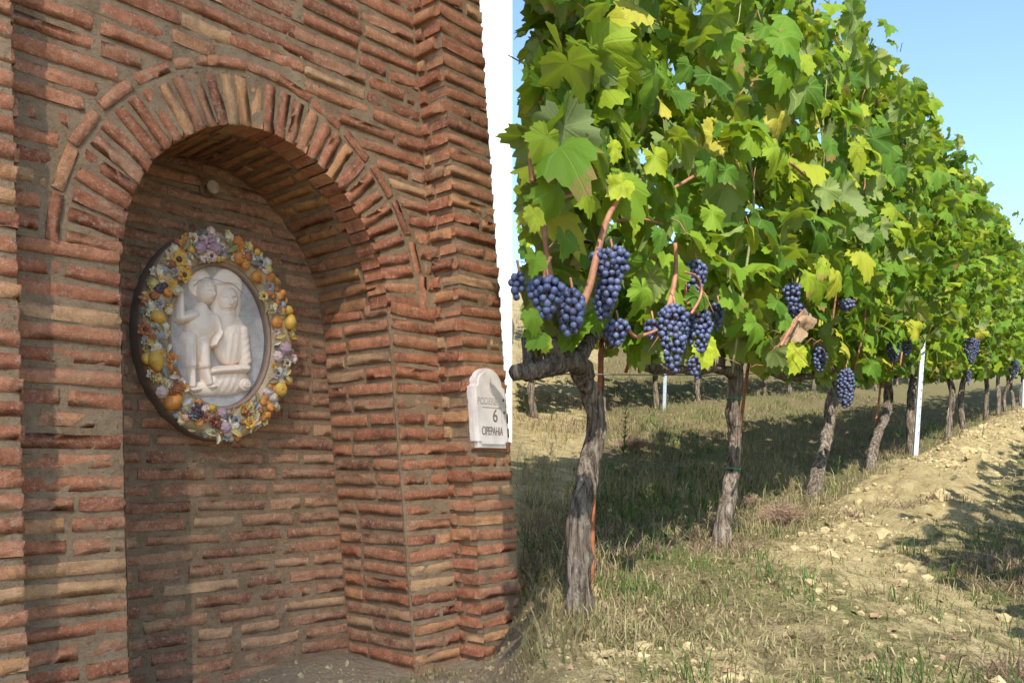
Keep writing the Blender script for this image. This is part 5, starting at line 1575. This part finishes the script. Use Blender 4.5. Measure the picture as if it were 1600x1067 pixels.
# fallen leaves
X, Y = visible_ground(420, 0.9)
Z = ground_z(X, Y) + 0.008
n = len(X)
P = np.stack([X, Y, Z], 1)
nrm = np.array([0, 0, 1.0]) + rng.normal(0, 0.35, (n, 3)); nrm /= np.linalg.norm(nrm, axis=1)[:, None]
tip = rng.normal(0, 1, (n, 3)); tip -= nrm * (tip * nrm).sum(1)[:, None]; tip /= np.linalg.norm(tip, axis=1)[:, None]
o = leaf_cloud('fallen_leaves', P, np.stack([np.cross(tip, nrm), tip, nrm], 2), rng.uniform(0.010, 0.028, n), LOW, None, np.zeros(3), M_leafb)
tag(o, 'small dry brown fallen leaves scattered on the ground', 'leaves', kind='stuff')

# weeds that stand on their own
def ground_px(px, py):
    """where the ray through a picture point meets the ground plane"""
    Y = 3.0
    for _ in range(40):
        X = (px - 800) / F * Y
        z = gz(X, Y)
        Y += 0.5 * ((CAMZ - z) * F / (py - 735.0) - Y) if py > 745 else 0.4 * (CAMZ + (735 - py) / F * Y - z) * -8
        Y = max(1.5, min(Y, 30))
    X = (px - 800) / F * Y
    return Vector((X, Y, gz(X, Y)))
def plane_px(px, py):
    Y = CAMZ * F / (py - 578.0); X = (px - 800) / F * Y
    return Vector((X, Y, gz(X, Y)))
def dry_bush(px, py, r, h, n, label):
    b = plane_px(px, py); o = empty('dry_bush', b); tag(o, label, 'dry bush', 'dry brown weeds on the ground')
    mb = MB()
    for k in range(n):
        a = random.uniform(0, 6.28); e = random.uniform(0.1, 1.0)
        p1 = Vector((math.cos(a) * r * e, math.sin(a) * r * e, h * random.uniform(0.25, 1.0) * (1 - .45 * e)))
        c = p1 * 0.5 + Vector((random.uniform(-.3, .3) * r, random.uniform(-.3, .3) * r, h * 0.2))
        mb.tube(spline([(random.uniform(-.3, .3) * r, random.uniform(-.3, .3) * r, -0.01), c, p1], 5), [.0014, .0013, .0011, .0009, .0006], 3, closed=False)
    mb.build('twigs', M_twig, o)
dry_bush(1222, 812, 0.15, 0.17, 420, 'round dry brown bush between the second and third trunks')
dry_bush(1172, 790, 0.09, 0.10, 150, 'small dry brown weed right of the second trunk')
dry_bush(985, 735, 0.22, 0.12, 260, 'low dry brown weed patch behind the nearest trunk')
dry_bush(1380, 700, 0.15, 0.12, 160, 'dry weed in front of the fourth trunk')
def tall_weed(px, py, h, nl, label, mat=M_grassg, ls=0.028, lean_=0.02):
    b = plane_px(px, py); o = empty('weed', b); tag(o, label, 'weed', 'tall weeds standing behind the row')
    top = Vector((lean_, 0, h)); pts = spline([(0, 0, -.01), (lean_ * .2 + .01, .01, h * .5), top], 12)
    mb = MB(); mb.tube(pts, list(np.linspace(.004, .0015, 12)), 5); mb.build('stem', mat, o, True)
    mb = MB()
    for k in range(nl):
        f = 0.15 + 0.85 * k / nl; p = pts[min(11, int(f * 11))]
        a = k * 2.4 + random.uniform(-.6, .6); d = Vector((math.cos(a), math.sin(a), random.uniform(0.3, 1.3))).normalized(); s = Vector((-math.sin(a), math.cos(a), 0)); L = ls * (1.3 - 0.7 * f) * random.uniform(0.55, 1.3)
        mb.add([p, p + d * L * .5 + s * L * .13, p + d * L, p + d * L * .5 - s * L * .13], [(0, 1, 2, 3)])
    mb.build('leaf', mat, o)
    return o
tall_weed(974, 745, 0.36, 70, 'tallest leafy green weed spike behind the row, right of the nearest trunk', ls=0.05)
tall_weed(1013, 715, 0.16, 26, 'short green weed right of the tallest spike')
tall_weed(1075, 800, 0.13, 14, 'light green weed in the shade left of the second trunk', ls=0.06)
tall_weed(1062, 770, 0.12, 12, 'small green weed beside the light green one', ls=0.05)
tall_weed(1103, 835, 0.17, 22, 'brown dried weed stalk left of the second trunk foot', M_grass, 0.03)
tall_weed(835, 905, 0.15, 20, 'dry pale weed stalk at the left end of the row', M_grass, 0.03)
tall_weed(1360, 690, 0.18, 26, 'green weed between the third and fourth trunks')
for k in range(26):
    wx = random.uniform(830, 1400); wy = random.uniform(665, 760); gr = k % 5 < 3
    tall_weed(wx, wy, random.uniform(0.07, 0.2), random.randint(10, 24), 'small leafy green weed in the straw behind the vine row' if gr else 'small dead brown weed in the straw behind the vine row', M_grassg if gr else M_scrub, 0.04)
tall_weed(1535, 700, 0.14, 20, 'green weed by the path near the right edge')
